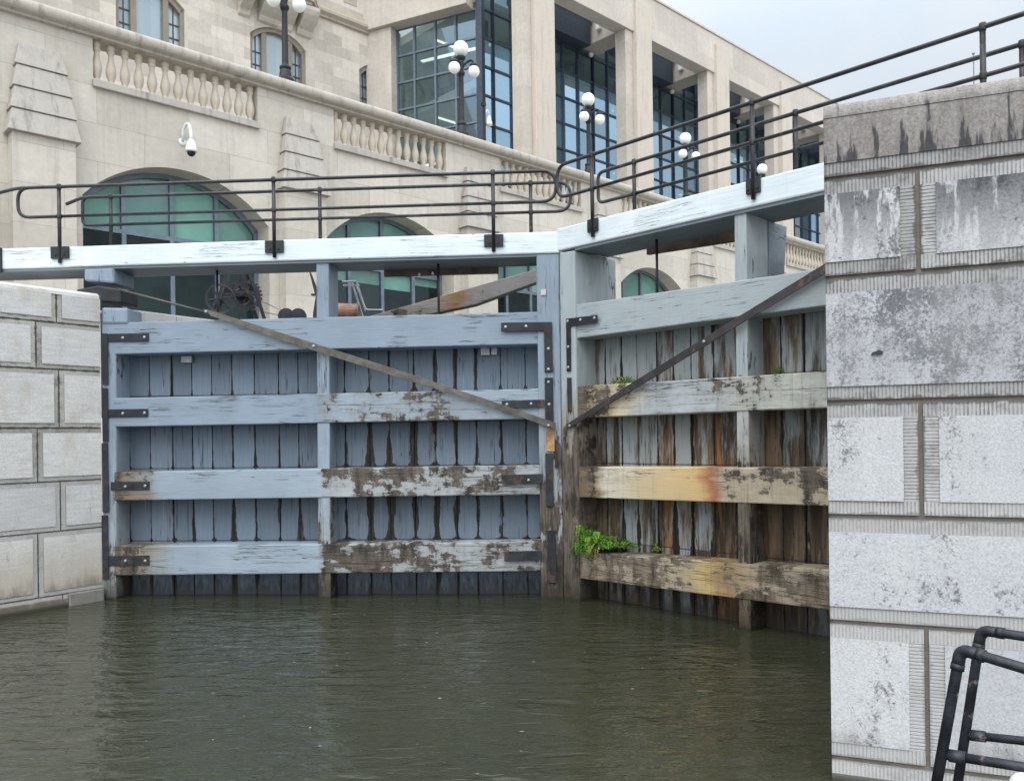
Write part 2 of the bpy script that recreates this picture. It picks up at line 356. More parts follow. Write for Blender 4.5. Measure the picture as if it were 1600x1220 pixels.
        col = m.mix(m.ma('MULTIPLY', m.ss(Z, 1.3, 2.4, 1, 0), .35), col, (.62, .61, .60))
        m.bump(m.ma('ADD', tk, m.ma('MULTIPLY', sp, .3)), .6, .006)
    else:
        col = m.mix(md, (.10, .09, .08), (.30, .265, .235)) if not brown else m.mix(md, (.10, .09, .08), (.32, .30, .26))
        m.bump(sp, .5, .01)
    return m.fin(col, .85, .25)

def ashlar(name, c0, c1, bw, bh, joint=.006, jd=.55, frame_z=0, stain=.3):
    m = NT(name); v = m.co(); X, Y, Z = m.xyz(v)
    cmb = m.n('CombineXYZ'); m.put(cmb.inputs[0], m.ma('ADD', X, m.ma('MULTIPLY', Y, .7))); m.put(cmb.inputs[1], Z)
    b = m.n('TexBrick'); m.put(b.inputs['Vector'], cmb.outputs[0]); b.offset = .5
    b.inputs['Color1'].default_value = (0, 0, 0, 1); b.inputs['Color2'].default_value = (1, 1, 1, 1); b.inputs['Mortar'].default_value = (.5, .5, .5, 1)
    b.inputs['Scale'].default_value = 1; b.inputs['Brick Width'].default_value = bw; b.inputs['Row Height'].default_value = bh
    b.inputs['Mortar Size'].default_value = joint; b.inputs['Mortar Smooth'].default_value = .3; b.inputs['Bias'].default_value = 0
    col = m.mix(b.outputs['Color'], c0, c1)
    lo = m.noise(v, .55, 5, .6); md = m.noise(v, 6, 7, .65); sp = m.noise(v, 40, 3)
    col = m.mix(1, col, m.ramp(lo, [(.3, .88), (.7, 1.06)]), 'MULTIPLY')
    col = m.mix(1, col, m.ramp(md, [(.3, .90), (.7, 1.06)]), 'MULTIPLY')
    wk = m.ss(m.noise(m.mp(v, (2.6, 2.6, .16)), 1.7, 8, .68), .50, .70)
    col = m.mix(m.ma('MULTIPLY', wk, stain), col, tuple(q * .55 for q in c0))
    col = m.mix(m.ma('MULTIPLY', b.outputs['Fac'], jd), col, tuple(q * .5 for q in c0))
    m.bump(m.ma('SUBTRACT', m.ma('ADD', m.ma('MULTIPLY', md, .3), m.ma('MULTIPLY', sp, .25)), b.outputs['Fac']), .35, .008)
    return m.fin(col, .8, .25)

def stone(name, c0, c1, stain=.3, scale=3):
    m = NT(name); v = m.co(); n1 = m.noise(v, scale, 8, .65); n2 = m.noise(v, scale * 14, 3, .6)
    col = m.mix(n1, c0, c1)
    wk = m.ss(m.noise(m.mp(v, (4, 4, .5)), 1.5, 7, .65), .50, .70)
    col = m.mix(m.ma('MULTIPLY', wk, stain), col, tuple(q * .45 for q in c0))
    col = m.mix(1, col, m.ramp(n2, [(.3, .86), (.7, 1.06)]), 'MULTIPLY')
    m.bump(m.ma('ADD', n1, m.ma('MULTIPLY', n2, .4)), .35, .008)
    return m.fin(col, .82, .25)

def glass(name, tint, body, see=.5, gloss=.5):
    """see: how much shows through; gloss: mirror share of the rest, with pane to pane changes"""
    m = NT(name); t = m.t
    at = m.n('Attribute'); at.attribute_name = 'tint'; rr = m.xyz(at.outputs['Color'])
    tr = m.n('BsdfTransparent'); tr.inputs[0].default_value = (*tint, 1)
    col = m.mix(rr[0], tuple(q * .6 for q in body), tuple(q * 1.35 for q in body))
    m.put(m.b.inputs['Base Color'], col); m.b.inputs['Roughness'].default_value = .03; m.b.inputs['Specular IOR Level'].default_value = .9
    gl = m.n('BsdfGlossy'); gl.inputs['Roughness'].default_value = .015; gl.inputs['Color'].default_value = (.56, .78, .95, 1)
    m1 = m.n('MixShader'); m.put(m1.inputs[0], m.ma('MULTIPLY', m.ma('ADD', rr[1], .5), gloss)); t.links.new(m.b.outputs[0], m1.inputs[1]); t.links.new(gl.outputs[0], m1.inputs[2])
    m2 = m.n('MixShader'); m.put(m2.inputs[0], m.ma('MULTIPLY', m.ma('ADD', m.ma('MULTIPLY', rr[2], .4), .8), see)); t.links.new(m1.outputs[0], m2.inputs[1]); t.links.new(tr.outputs[0], m2.inputs[2])
    t.links.new(m2.outputs[0], m.o.inputs[0])
    return m.m

BLUE = (.230, .284, .345); BLUEL = (.292, .348, .402); PALE = (.39, .42, .435); GREEN = (.345, .388, .400)
WHITE = (.64, .705, .735)
M = {}
M['lb1'] = wood('timber blue grey', [(0, BLUE), (6.3, BLUE)], [(0, .02), (6.3, .06)], crack=1)
M['lb2'] = wood('timber blue grey half peeled', [(0, BLUE), (2.9, BLUE), (3.3, BLUEL), (6.3, BLUEL)], [(0, .02), (2.8, .05), (3.05, .38), (4.8, .40), (5.4, .16), (6.3, .1)])
M['lb3'] = wood('timber blue grey peeled', [(0, (.24, .17, .11)), (.35, (.24, .19, .15)), (.75, BLUEL), (2.9, BLUEL), (3.3, PALE), (6.3, PALE)], [(0, .5), (.5, .35), (.8, .04), (2.9, .06), (3.02, .44), (5, .42), (6.3, .38)])
M['lb4'] = wood('timber low blue grey peeled', [(0, (.22, .16, .10)), (.4, (.28, .24, .18)), (.9, BLUEL), (2.9, BLUEL), (3.3, PALE), (6.3, PALE)], [(0, .5), (.5, .36), (1.0, .08), (2.9, .06), (3.02, .52), (4.2, .47), (5, .36), (6.3, .40)])
M['post'] = wood('post blue grey', [(0, PALE), (1.6, BLUEL), (2.6, BLUE), (5, BLUE)], [(0, .45), (1.5, .36), (2.4, .12), (3, .03), (5, .02)], axis='z', span=5)
M['mitre_l'] = wood('mitre post blue grey', [(0, (.25, .24, .23)), (.8, PALE), (2.3, BLUEL), (3, BLUE), (5, BLUE)], [(0, .6), (1.2, .5), (2.3, .36), (2.8, .12), (5, .05)], axis='z', span=5)
M['mitre_r'] = wood('mitre post pale', [(0, (.13, .085, .05)), (1.2, (.17, .12, .08)), (2.3, (.32, .28, .22)), (2.8, GREEN), (5, GREEN)], [(0, .55), (1.5, .5), (2.4, .4), (2.9, .14), (5, .08)], axis='z', span=5)
M['post_r'] = wood('post pale stained', [(0, (.17, .11, .06)), (1.4, (.30, .25, .18)), (2.2, (.42, .42, .40)), (3, GREEN), (5, GREEN)], [(0, .55), (1.5, .5), (2.4, .3), (3.2, .1), (5, .05)], axis='z', span=5, streak=.8)
M['rb1'] = wood('timber pale green grey', [(0, GREEN), (6, GREEN)], [(0, .10), (1, .16), (3, .12), (6, .1)], crack=1)
M['rb2'] = wood('timber pale stained end', [(0, (.16, .11, .06)), (.55, (.36, .27, .16)), (1.0, (.60, .50, .34)), (1.5, PALE), (2.5, PALE), (2.7, (.45, .46, .42)), (6, (.46, .47, .43))], [(0, .55), (.7, .44), (1.2, .28), (2.4, .30), (2.6, .36), (6, .3)], streak=.9)
M['rb3'] = wood('timber cream rusted', [(0, (.13, .09, .05)), (.6, (.20, .14, .07)), (.8, (.60, .56, .46)), (1.3, (.58, .48, .30)), (2.2, (.60, .41, .19)), (2.42, (.36, .13, .055)), (2.56, (.45, .38, .28)), (6, (.42, .37, .28))], [(0, .5), (.55, .40), (.9, .26), (1.5, .12), (2.3, .14), (2.6, .40), (6, .42)], streak=.9)
M['rb4'] = wood('timber brown bare', [(0, (.42, .28, .12)), (.5, (.30, .24, .16)), (1.0, (.40, .34, .25)), (1.9, (.44, .37, .26)), (2.25, (.52, .38, .17)), (2.5, (.34, .22, .10)), (3, (.40, .34, .25)), (6, (.38, .33, .25))], [(0, .5), (.7, .55), (1.6, .46), (2.2, .30), (3, .46), (6, .4)], streak=1.0, bare=((.09, .07, .05), (.30, .25, .18)))
M['white'] = wood('timber white', [(-2, WHITE), (6.9, WHITE)], [(0, .04), (6.9, .06)], crack=.75, streak=.35, slime=False)
M['planks_l'] = planks_mat('planks blue grey', (.142, .182, .228), 1.0, .03, ((0, .5), (.40, .6), (.47, 1.1), (1, 1.25)), .30)
M['planks_r'] = planks_mat('planks stained', (.26, .288, .29), .95, .33, ((0, 1), (1, 1)), .08)
M['under'] = wood('timber grey', [(0, (.20, .235, .26)), (6.9, (.20, .235, .26))], [(0, .05), (6.9, .05)], slime=False)
M['board'] = simple('board raw brown', (.10, .070, .055), .8, var=.4, bump=.4)
M['timber_grey'] = wood('timber bare grey', [(0, (.34, .30, .27)), (1.1, (.36, .33, .30)), (1.5, (.34, .17, .06)), (1.75, (.30, .28, .27)), (2.6, (.25, .24, .235))], [(0, .3), (2.6, .25)], slime=False, streak=.2)
M['iron'] = simple('iron black', (.022, .024, .028), .45, .3, var=.3, bump=.3)
M['iron_rust'] = simple('iron worn rusty', (.030, .032, .038), .55, .3, var=.4, bump=.5, rust=.24, rustcol=(.065, .040, .025))
M['strap'] = simple('iron strap brown', (.120, .110, .098), .5, .5, var=.35, bump=.5, rust=.08, rustcol=(.10, .065, .04))
M['strap_dark'] = simple('iron strap dark', (.050, .044, .045), .5, .4, var=.3, bump=.5, rust=.22, rustcol=(.085, .055, .04))
M['bolt'] = simple('bolt head', (.30, .32, .34), .4, .5)
M['rail'] = simple('rail black paint', (.020, .020, .023), .40, .0, var=.5, scale=8, bump=.25, rust=.10, rustcol=(.06, .045, .04))
M['ladder'] = simple('pipe black worn', (.017, .019, .026), .42, .0, var=.5, scale=9, bump=.5, rust=.12, rustcol=(.11, .085, .08))
M['rust'] = simple('rust orange', (.40, .22, .10), .8, var=.45, bump=.5)
M['drum'] = simple('rust drum', (.21, .115, .080), .65, .2, var=.25, bump=.2)
M['steel'] = simple('steel bar', (.20, .21, .23), .4, .6)
M['chain'] = simple('chain grey', (.20, .19, .18), .5, .5, var=.5)
M['panel'] = lockstone('limestone panel', 'panel'); M['margin'] = lockstone('limestone margin', 'margin'); M['joint'] = lockstone('limestone joint', 'joint')
M['panel_l'] = lockstone('limestone panel warm', 'panel', 1); M['margin_l'] = lockstone('limestone margin warm', 'margin', 1); M['joint_l'] = lockstone('limestone joint warm', 'joint', 1)
M['beige'] = ashlar('ashlar beige', (.475, .432, .370), (.575, .530, .460), 2.1, .86, .008, .55, stain=.34)
M['beige_rough'] = stone('stone beige rough', (.34, .31, .28), (.50, .46, .41), .6, 4)
M['coping'] = stone('stone coping', (.36, .325, .28), (.53, .48, .415), .55, 3)
M['baluster'] = stone('stone baluster', (.50, .435, .35), (.60, .53, .43), .25, 5)
M['hotel'] = ashlar('ashlar hotel', (.44, .395, .34), (.60, .545, .470), .95, .48, .006, .30, stain=.25)
M['hotel_trim'] = stone('stone trim', (.34, .295, .235), (.46, .41, .33), .3, 3)
M['mullion_st'] = stone('stone mullion', (.20, .175, .14), (.30, .265, .215), .2, 4)
M['modern'] = ashlar('precast beige', (.47, .42, .365), (.54, .485, .425), 3.4, 1.3, .006, .28, stain=.22)
M['modern_trim'] = stone('precast pilaster', (.49, .43, .36), (.58, .515, .44), .28, 2)
M['frame'] = simple('frame blue grey', (.13, .165, .20), .4, .2, var=.15, bump=.05)
M['frame_dark'] = simple('frame dark navy', (.040, .054, .076), .4, .2, var=.2, bump=.05)
M['frame_black'] = simple('leading dark', (.05, .052, .055), .5, 0, var=.2, bump=.05)
M['glass_arch'] = glass('glass arch', (.72, .86, .82), (.03, .06, .055), .80, .12)
M['blind'] = simple('blind pale green', (.34, .49, .44), .8, 0, var=.15, scale=1.2, bump=.02)
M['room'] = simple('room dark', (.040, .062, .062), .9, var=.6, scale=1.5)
M['glass_blue'] = glass('glass blue', (.50, .66, .72), (.12, .24, .32), .18, .66)  # lower rows: blue of the reflected sky is put into the pane colour
M['glass_clear'] = glass('glass clear', (.70, .84, .84), (.06, .11, .13), .62, .34)
M['glass_hotel'] = glass('glass hotel', (.75, .82, .85), (.42, .48, .51), .35, .12)
M['interior'] = simple('interior wall cream', (.55, .54, .42), .9, var=.1)
M['ceiling'] = simple('interior ceiling', (.55, .55, .50), .9, var=.05)
M['curtain'] = simple('curtain pale', (.72, .74, .72), .9, var=.08, bump=0); M['hotel_room'] = simple('room blue grey', (.30, .34, .37), .9, var=.3, scale=1)
def emit(name, col, st):
    m = NT(name); m.put(m.b.inputs['Base Color'], (.8, .8, .8)); m.put(m.b.inputs['Emission Color'], col); m.b.inputs['Emission Strength'].default_value = st; return m.m
M['tube'] = emit('ceiling lamp', (1, .98, .85), 2.2)
M['lamp_warm'] = emit('lamp warm', (1, .62, .22), 1.6)
M['globe'] = simple('opal globe', (.86, .86, .83), .25, 0, var=.03, bump=0)
M['cctv'] = simple('white plastic', (.72, .73, .72), .35, 0, var=.05, bump=0)
M['tag'] = simple('paper faded', (.46, .40, .39), .8, var=.25)
M['yellow'] = simple('yellow worn', (.34, .23, .05), .7, var=.5, bump=.3)
M['ground'] = stone('paving grey', (.26, .25, .23), (.36, .34, .31), .2, 2)
M['sand'] = ashlar('sandstone tan', (.34, .25, .16), (.46, .36, .24), 1.4, .7, .008, .3)

# ------------------------------------------------------------------ water and ground
def water_mat():
    m = NT('murky canal water'); v = m.co(); X, Y, Z = m.xyz(v)
    r1 = m.noise(m.mp(v, (.9, 2.6, 1)), 1.3, 3, .5, .5); r2 = m.noise(m.mp(v, (1, 2.2, 1), (4, 9, 0)), 3.3, 3, .5, .6); r3 = m.noise(m.mp(v, (1, 1.7, 1)), 15, 3, .6)
    h = m.ma('ADD', m.ma('MULTIPLY', r1, 1.0), m.ma('ADD', m.ma('MULTIPLY', r2, .9), m.ma('MULTIPLY', r3, .05)))
    m.bump(m.ma('MULTIPLY', h, m.ss(m.noise(v, .35, 2), .35, .65, .5, 1.3)), .5, .07)
    mud = m.mix(m.noise(v, .5, 4), (.025, .028, .016), (.045, .046, .029))
    m.b.inputs['IOR'].default_value = 1.42
    # bits of floating foam
    fo = m.ss(m.noise(m.mp(v, (1, 1.6, 1)), 13, 2, .3), .77, .80)
    mud = m.mix(m.ma('MULTIPLY', fo, .5), mud, (.5, .5, .45))
    return m.fin(mud, .035, .5)
mb = MB(); mb.face([(-40, -60, 0), (40, -60, 0), (40, 30, 0), (-40, 30, 0)])
tag(mb.build('water', water_mat()), kind='structure')
mb = MB()
hl = LF.loc(-.3, .5, 0); ax = (math.cos(AX), math.sin(AX))
p0 = LF.loc(-.2, .7); p1 = RF.loc(4.6, .7)
pm = (RF.loc(.0, 1.1)[0], RF.loc(0, 1.1)[1], 3.3); mb.face([(p0[0], p0[1], 3.3), pm, (p1[0], p1[1], 3.3), (p1[0] + 20 * ax[0], p1[1] + 20 * ax[1], 3.3), (p0[0] + 20 * ax[0], p0[1] + 20 * ax[1], 3.3)])
tag(mb.build('upper_water', water_mat()), kind='structure')
mb = MB()   # left bank, flush with the top of the lock wall
q0 = LW.loc(0, .8, 4.22); q1 = LW.loc(-16, .8, 4.22); a0 = LF.loc(-.9, 1.0, 4.22)
far = RW.loc(16.5, .2, 4.22); farl = RW.loc(-30, .2, 4.22)
mb.face([q1, q0, a0, far, farl])
tag(mb.build('ground', M['ground']), kind='structure')
mb = MB()
mb.face([RF.loc(5.6, -1.2, 4.22), WW.loc(.8, .8, 4.22), WW.loc(40, .8, 4.22), (60, 60, 4.22), RW.loc(30, .2, 4.22), RW.loc(16.7, .2, 4.22), RF.loc(5.6, 1.5, 4.22)])
tag(mb.build('quay', M['ground']), kind='structure')
mb = MB()   # upper terrace behind the balustrade
mb.face([RW.loc(-30, .62, 10.35), RW.loc(60, .62, 10.35), RW.loc(60, 40, 10.35), RW.loc(-30, 40, 10.35)])
tag(mb.build('terrace', M['ground']), kind='structure')

# ------------------------------------------------------------------ lock walls
JZ = [4.215, 3.83, 3.20, 2.41, 1.69, 1.02, .16, -.6]
def block_wall(mb, x0, x1, joints, mg, gap, batter=0.0, top_margin=True, prou=.008, phase=None):
    """coursed blocks: raised panel, drafted margin, sunk joint. joints[c] = x of upright joints of course c"""
    for c in range(len(JZ) - 1):
        zt, zb = JZ[c], JZ[c + 1]
        xs = [x0] + [x for x in joints[c] if x0 < x < x1] + [x1]
        for i in range(len(xs) - 1):
            a = xs[i] + (gap if i else 0); b = xs[i + 1] - (gap if i < len(xs) - 2 else 0)
            t = zt - (gap if c else 0); o = zb + gap
            ml = mg if i else 0; mr = mg if i < len(xs) - 2 else 0; mt = mg if c else 0; mbm = mg
            pa, pb, pt, po = a + ml, b - mr, t - mt, o + mbm
            P = lambda x, y, z: (x, y + batter * (z), z)
            pr = -prou; j = random.uniform(-.003, .003)
            bc_ = (random.random(), random.random(), random.random()); mb.face([P(pa, pr + j, po), P(pb, pr + j, po), P(pb, pr + j, pt), P(pa, pr + j, pt)], 0, None, bc_)
            e = .008
            ring = [((pa, po), (pb, po)), ((pb, po), (pb, pt)), ((pb, pt), (pa, pt)), ((pa, pt), (pa, po))]
            for (u0, v0), (u1, v1) in ring:      # small arris round the panel
                mb.face([P(u0, 0, v0), P(u1, 0, v1), P(u1, pr + j, v1), P(u0, pr + j, v0)], 2)
            def mgn(x_0, x_1, z_0, z_1, hor, flip):
                if x_1 - x_0 < .001 or z_1 - z_0 < .001: return
                k = random.uniform(0, 50)
                v0_, v1_ = (1, 0) if flip else (0, 1); uv = [(x_0 + k, v0_), (x_1 + k, v0_), (x_1 + k, v1_), (x_0 + k, v1_)] if hor else [(z_0 + k, v0_), (z_0 + k, v1_), (z_1 + k, v1_), (z_1 + k, v0_)]
                mb.face([P(x_0, 0, z_0), P(x_1, 0, z_0), P(x_1, 0, z_1), P(x_0, 0, z_1)], 1, uv, bc_)
            mgn(a, b, pt, t, True, True); mgn(a, b, o, po, True, False); mgn(a, pa, po, pt, False, False); mgn(pb, b, po, pt, False, True)
            dj = .022
            for (u0, v0), (u1, v1) in [((a, o), (b, o)), ((b, o), (b, t)), ((b, t), (a, t)), ((a, t), (a, o))]:
                mb.face([P(u0, dj, v0), P(u1, dj, v1), P(u1, 0, v1), P(u0, 0, v0)], 2)
    mb.face([(x0, .022 + batter * JZ[-1], JZ[-1]), (x1, .022 + batter * JZ[-1], JZ[-1]), (x1, .022 + batter * JZ[0], JZ[0]), (x0, .022 + batter * JZ[0], JZ[0])], 2)

t = thing('lock_wall', 'pale limestone lock wall with black lichen stains and tooled margins beside the right gate', 'stone wall', WW)
mb = MB()
jr = [[2.4], [.535, 2.1], [1.5, 3.2], [.535, 2.3], [1.6], [.55, 2.0], [1.3]]
block_wall(mb, 0, 6, jr, .085, .014, batter=.004)
# return face along the lock and the rounded top edge
mb.face([(0, 0, -.6), (0, 0, 4.22), (0, 9, 4.22), (0, 9, -.6)], 0)
mb.raw(*(lambda pr: ([(x, y, z) for x in (0, 6) for y, z in pr], [(i, i + len(pr), i + 1 + len(pr), i + 1) for i in range(len(pr) - 1)]))([(.0028, 4.214), (.004, 4.232), (.008, 4.250), (.016, 4.268), (.029, 4.286), (.047, 4.302), (.072, 4.315), (.105, 4.324), (.16, 4.330), (.9, 4.335)]), 0)
mb.face([(6, .9, 4.33), (6, 9, 4.33), (0, 9, 4.33), (0, .9, 4.33)], 0)
mb.face([(0, -.004, 4.1), (0, .9, 4.1), (0, .9, 4.335), (0, .16, 4.330), (0, .105, 4.324), (0, .072, 4.315), (0, .047, 4.302), (0, .029, 4.286), (0, .016, 4.268), (0, .008, 4.25), (0, .004, 4.232), (0, .0028, 4.214)], 0)
mb.build('wall', [M['panel'], M['margin'], M['joint']], t)
mb = MB()   # shade inside a chipped hole, laid on the third course as a dark patch
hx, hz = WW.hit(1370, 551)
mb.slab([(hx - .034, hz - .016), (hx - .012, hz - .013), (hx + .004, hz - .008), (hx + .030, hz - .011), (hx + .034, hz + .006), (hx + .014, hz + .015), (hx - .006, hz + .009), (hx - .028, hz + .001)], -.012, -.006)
mb.build('hole_shade', M['room'], t)

t = thing('lock_wall', 'low sunlit-free cream limestone lock wall on the left beside the heel of the grey gate', 'stone wall', LW)
t['label'] = 'cream limestone block wall at the left, ending at the heel of the blue grey gate'
mb = MB()
jl = []
for c, px_ in enumerate([90, 57.5, 92.5, 58, 93, 57, 95]):
    x = LW.hit(px_, 700)[0]; row = []
    while x > -17: row.append(x); x -= 1.25 + random.uniform(-.2, .35)
    jl.append(sorted(row))
block_wall(mb, -18, 0, jl, .06, .008, batter=-.004, prou=.012)
mb.face([(0, -.022, -.6), (0, 1.2, -.6), (0, 1.2, 4.30), (0, -.038, 4.30)], 0)
mb.raw([(x, y, z) for x in (-18, 0) for y, z in [(-.0295, 4.214), (-.026, 4.262), (-.0, 4.295), (1.2, 4.31)]], [(i, i + 4, i + 5, i + 1) for i in range(3)], 0)
mb.build('wall', [M['panel_l'], M['margin_l'], M['joint_l']], t)
mb = MB(); mb.box(-18, -.5, -.075, -.03, -.6, .115); mb.build('footing', M['panel_l'], t, .01)
mb = MB(); mb.box(-.5, -.02, -.09, -.03, -.6, .17); mb.build('footing', M['joint_l'], t, .02)

# upstream coping seen over the left gate
UW = Fr(-6.05, 12.95, math.atan2(1.3, .88))
t = thing('lock_wall', 'pale coping stones of the upper lock wall seen just above the left gate', 'stone wall', UW)
mb = MB()
x = -.1
while x < 9:
    L = random.uniform(1.0, 1.5); mb.box(x + .006, x + L - .006, 0, .9, 3.75, 4.285); x += L
mb.build('coping', M['panel_l'], t, .012)
mb = MB(); mb.box(-.1, 9, .03, .9, 2.6, 3.76); mb.build('wall', M['panel_l'], t)

# ------------------------------------------------------------------ the lock gates
def pipe(fr, px, d, zfix=None):
    return [(lambda h: (h[0], d, h[1] if zfix is None else zfix))(fr.hit(x, y, d)) for x, y in px]
def bend(pts, r=.09, n=5):
    """round the corners of a polyline"""
    pts = [Vector(p) for p in pts]; outp = [pts[0]]
    for i in range(1, len(pts) - 1):
        a, b, c = pts[i - 1], pts[i], pts[i + 1]; ra = min(r, (a - b).length * .48, (c - b).length * .48)
        p = b + (a - b).normalized() * ra; q = b + (c - b).normalized() * ra
        for k in range(n + 1):
            s_ = k / n; outp.append(p.lerp(b, s_).lerp(b.lerp(q, s_), s_))
    return outp + [pts[-1]]
def quad(fr, px, d=0): return [fr.hit(x, y, d) for x, y in px]

def slabp(name, fr, px, d0, d1, mat, par, bevel=.012, low=None):
    pl = quad(fr, px, d0)
    if low is not None: pl = [(x, low if z < .3 else z) for x, z in pl]
    mb = MB(); mb.slab(pl, d0, d1); return mb.build(name, mat, par, bevel)
def strapp(fr, px, par, mat='iron', d=-.035, bolts=(), name='iron_strap', lift=0):
    pl = quad(fr, px, d)
    mb = MB(); mb.slab(pl, d - lift, d + .014 - lift); o = mb.build(name, M[mat], par, .003, seg=1)
    for x, y in bolts:
        h = fr.hit(x, y, d); b = MB(); b.lathe([(.022, 0), (.020, .012), (.008, .018)], 10)
        b.v = [(h[0] + vx, d - lift - vz, h[1] + vy) for vx, vy, vz in b.v]; b.f = [f[::-1] for f in b.f]; b.build('bolt', M['bolt'], o)
    return o
def planking(fr, x0, x1, depth, bays, mat, par, wmin=.28, wmax=.36):
    mb = MB(); x = x0
    while x < x1 - .01:
        wd = min(random.uniform(wmin, wmax), x1 - x)
        if x1 - x - wd < .12: wd = x1 - x
        r = random.random
        dd = depth + random.uniform(-.008, .008)
        a, b = x + .004, x + wd - .004
        base = (r(), r(), r())
        for z0, z1 in bays:
            col = (min(1, max(0, base[0] * .6 + r() * .5)), base[1], min(1, max(0, base[2] * .75 + r() * .35)))
            mb.face([(a, dd, z0), (b, dd, z0), (b, dd, z1), (a, dd, z1)], 0, [(0, 0), (1, 0), (1, 1), (0, 1)], col)
        zb, zt = bays[0][0], bays[-1][1]
        for xx, sg in ((a, 1), (b, -1)):
            ff = [(xx, dd, zb), (xx, dd, zt), (xx, dd + .06, zt), (xx, dd + .06, zb)]
            mb.face(ff if sg > 0 else ff[::-1], 0, [(0, 0), (0, 1), (0, 1), (0, 0)], (1, 0, 0))
        x += wd
    mb.box(x0, x1, depth + .05, depth + .10, bays[0][0], bays[-1][1], 0)
    return mb.build('planking', mat, par)
BAYS = [(-.6, .57), (.57, 1.62), (1.62, 2.66), (2.66, 3.70)]
def bays_for(h):
    """paint bays sit between the rails: (top of the rail below) to (underside of the rail above)"""
    b = []
    for i in range(len(h) - 1): b.append((h[i], h[i + 1]))
    return b

# ---- left leaf
t = thing('lock_gate', 'blue grey timber gate leaf on the left with clean paint near its heel', 'lock gate', LF)
GL = t
slabp('heel_post', LF, [(157, 481), (181, 481), (181, 938), (161, 938)], .0, .45, M['post'], t, .03, low=-.7)
slabp('mitre_post', LF, [(838, 397), (874.2, 396), (881.6, 938), (845.5, 938)], -.02, .42, M['mitre_l'], t, .02, low=-.7)
slabp('middle_post', LF, [(494, 409), (513.5, 408), (516.5, 938), (497, 938)], .014, .50, M['post'], t, .012, low=-.7)
for px_, mt in (([(176, 504), (843, 487), (843, 537.5), (176, 553.5)], 'lb1'), ([(177, 622), (844, 607), (844, 654), (177, 667)], 'lb2'),
                ([(177, 737.5), (848, 726.5), (846, 772.5), (178, 782)], 'lb3'), ([(178, 853), (846, 846.5), (845.5, 892), (179, 899)], 'lb4')):
    slabp('rail_beam', LF, px_, 0, .37, M[mt], t, .014)
bl = [(-.6, .33), (.77, 1.40), (1.81, 2.43), (2.85, 3.47)]
full = [(-.6, .345), (.345, .765), (.765, 1.39), (1.39, 1.81), (1.81, 2.43), (2.43, 2.85), (2.85, 3.85)]
planking(LF, .04, 6.05, .37, full, M['planks_l'], t)
# white balance beam, bearing block and collar; a grey slab paints the beam's shaded underside
xl = -5.2
tl = LF.hit(6, 390, -.04); tr_ = LF.hit(872, 362, -.04)
mb = MB(); mb.slab([(xl, 4.955), (6.33, 4.985), (6.33, 4.69), (xl, 4.665)], -.04, .58); mb.build('balance_beam', M['white'], t, .02)
mb = MB(); mb.slab([(xl, 4.664), (6.02, 4.688), (6.02, 4.655), (xl, 4.632)], -.01, .62); mb.build('underside_shade', M['under'], t, .004)
slabp('bearing_block', LF, [(131, 420), (178, 418), (178, 443), (131, 439)], -.02, .55, M['post'], t, .03)
slabp('iron_collar', LF, [(119, 452), (152, 446), (190, 452), (190, 473), (157, 471), (119, 457)], -.02, .45, M['iron'], t, .02)
slabp('heel_cap', LF, [(158, 480), (199, 481), (200, 506), (158, 506)], -.02, .40, M['post'], t, .03)
slabp('brown_board', LF, [(600, 415), (779, 413), (779, 427), (600, 432)], .62, .68, M['board'], t, .004)
for x, y in ((655, 431), (676, 429)):
    mb = MB(); h = LF.hit(x, y, .6); mb.slab([(h[0] - .02, h[1]), (h[0] + .02, h[1]), (h[0] + .008, h[1] + .04), (h[0] - .008, h[1] + .04)], .6, .61); mb.build('clip', M['cctv'], t)
mb = MB(); h0 = LF.hit(684.5, 404, .3); h1 = LF.hit(686, 492, .3); mb.tube([(h0[0], .3, h0[1]), (h0[0], .3, 3.7)], .017, 8); mb.build('valve_rod', M['iron'], t, smooth=True)
mb = MB(); h0 = LF.hit(339, 408, .3); mb.tube([(h0[0], .3, 4.66), (h0[0], .3, 3.7)], .017, 8); mb.build('valve_rod', M['iron'], t, smooth=True)
# diagonal strap and its thin upper rod
strapp(LF, [(316, 482), (336, 487), (600, 571), (755, 622), (868, 660), (868, 671), (740, 626), (600, 583), (450, 535), (330, 494)], t, 'strap', -.075, ((322, 487), (857, 665), (490, 541)), 'diagonal_strap')
mb = MB(); a = LF.hit(185, 452, -.06); b = LF.hit(322, 488, -.06); mb.tube([(a[0], -.06, a[1]), (b[0], -.06, b[1])], .016, 8); mb.build('tie_rod', M['strap'], t, smooth=True)
for (x0, y0, x1, y1), bo, mt in (((169, 521.5, 232, 534), ((192, 528), (226, 527)), 'iron'), ((169, 639.5, 231, 652), ((192, 646), (226, 645)), 'iron'),
                             ((173, 753, 233, 766), ((196, 760), (227, 759)), 'iron_rust'), ((170, 868.5, 233, 884), ((196, 876), (227, 876)), 'iron_rust')):
    strapp(LF, [(x0, y0), (x1, y0 - 1), (x1, y1 - 1), (x0, y1)], t, mt, -.02, bo)
for (y0, y1), mt in (((521, 601), 'iron'), ((606, 690), 'iron'), ((692, 800), 'iron_rust'), ((805, 905), 'iron_rust')):
    strapp(LF, [(158.5, y0), (168, y0), (169 if y0 < 690 else 170, y1), (160, y1)], t, mt, -.03)
strapp(LF, [(783, 504), (862.5, 503), (864, 581), (851, 581.5), (850, 517), (783, 518)], t, 'iron', -.05, ((790, 511), (822, 510), (857, 545), (857, 577)))
strapp(LF, [(851, 590), (864, 590), (865, 658), (852, 658)], t, 'iron', -.05, ((857, 597), (858, 632)))
strapp(LF, [(784, 626), (850.5, 624), (850.5, 636), (784, 638)], t, 'iron_rust', -.05, ((792, 632), (830, 631)))
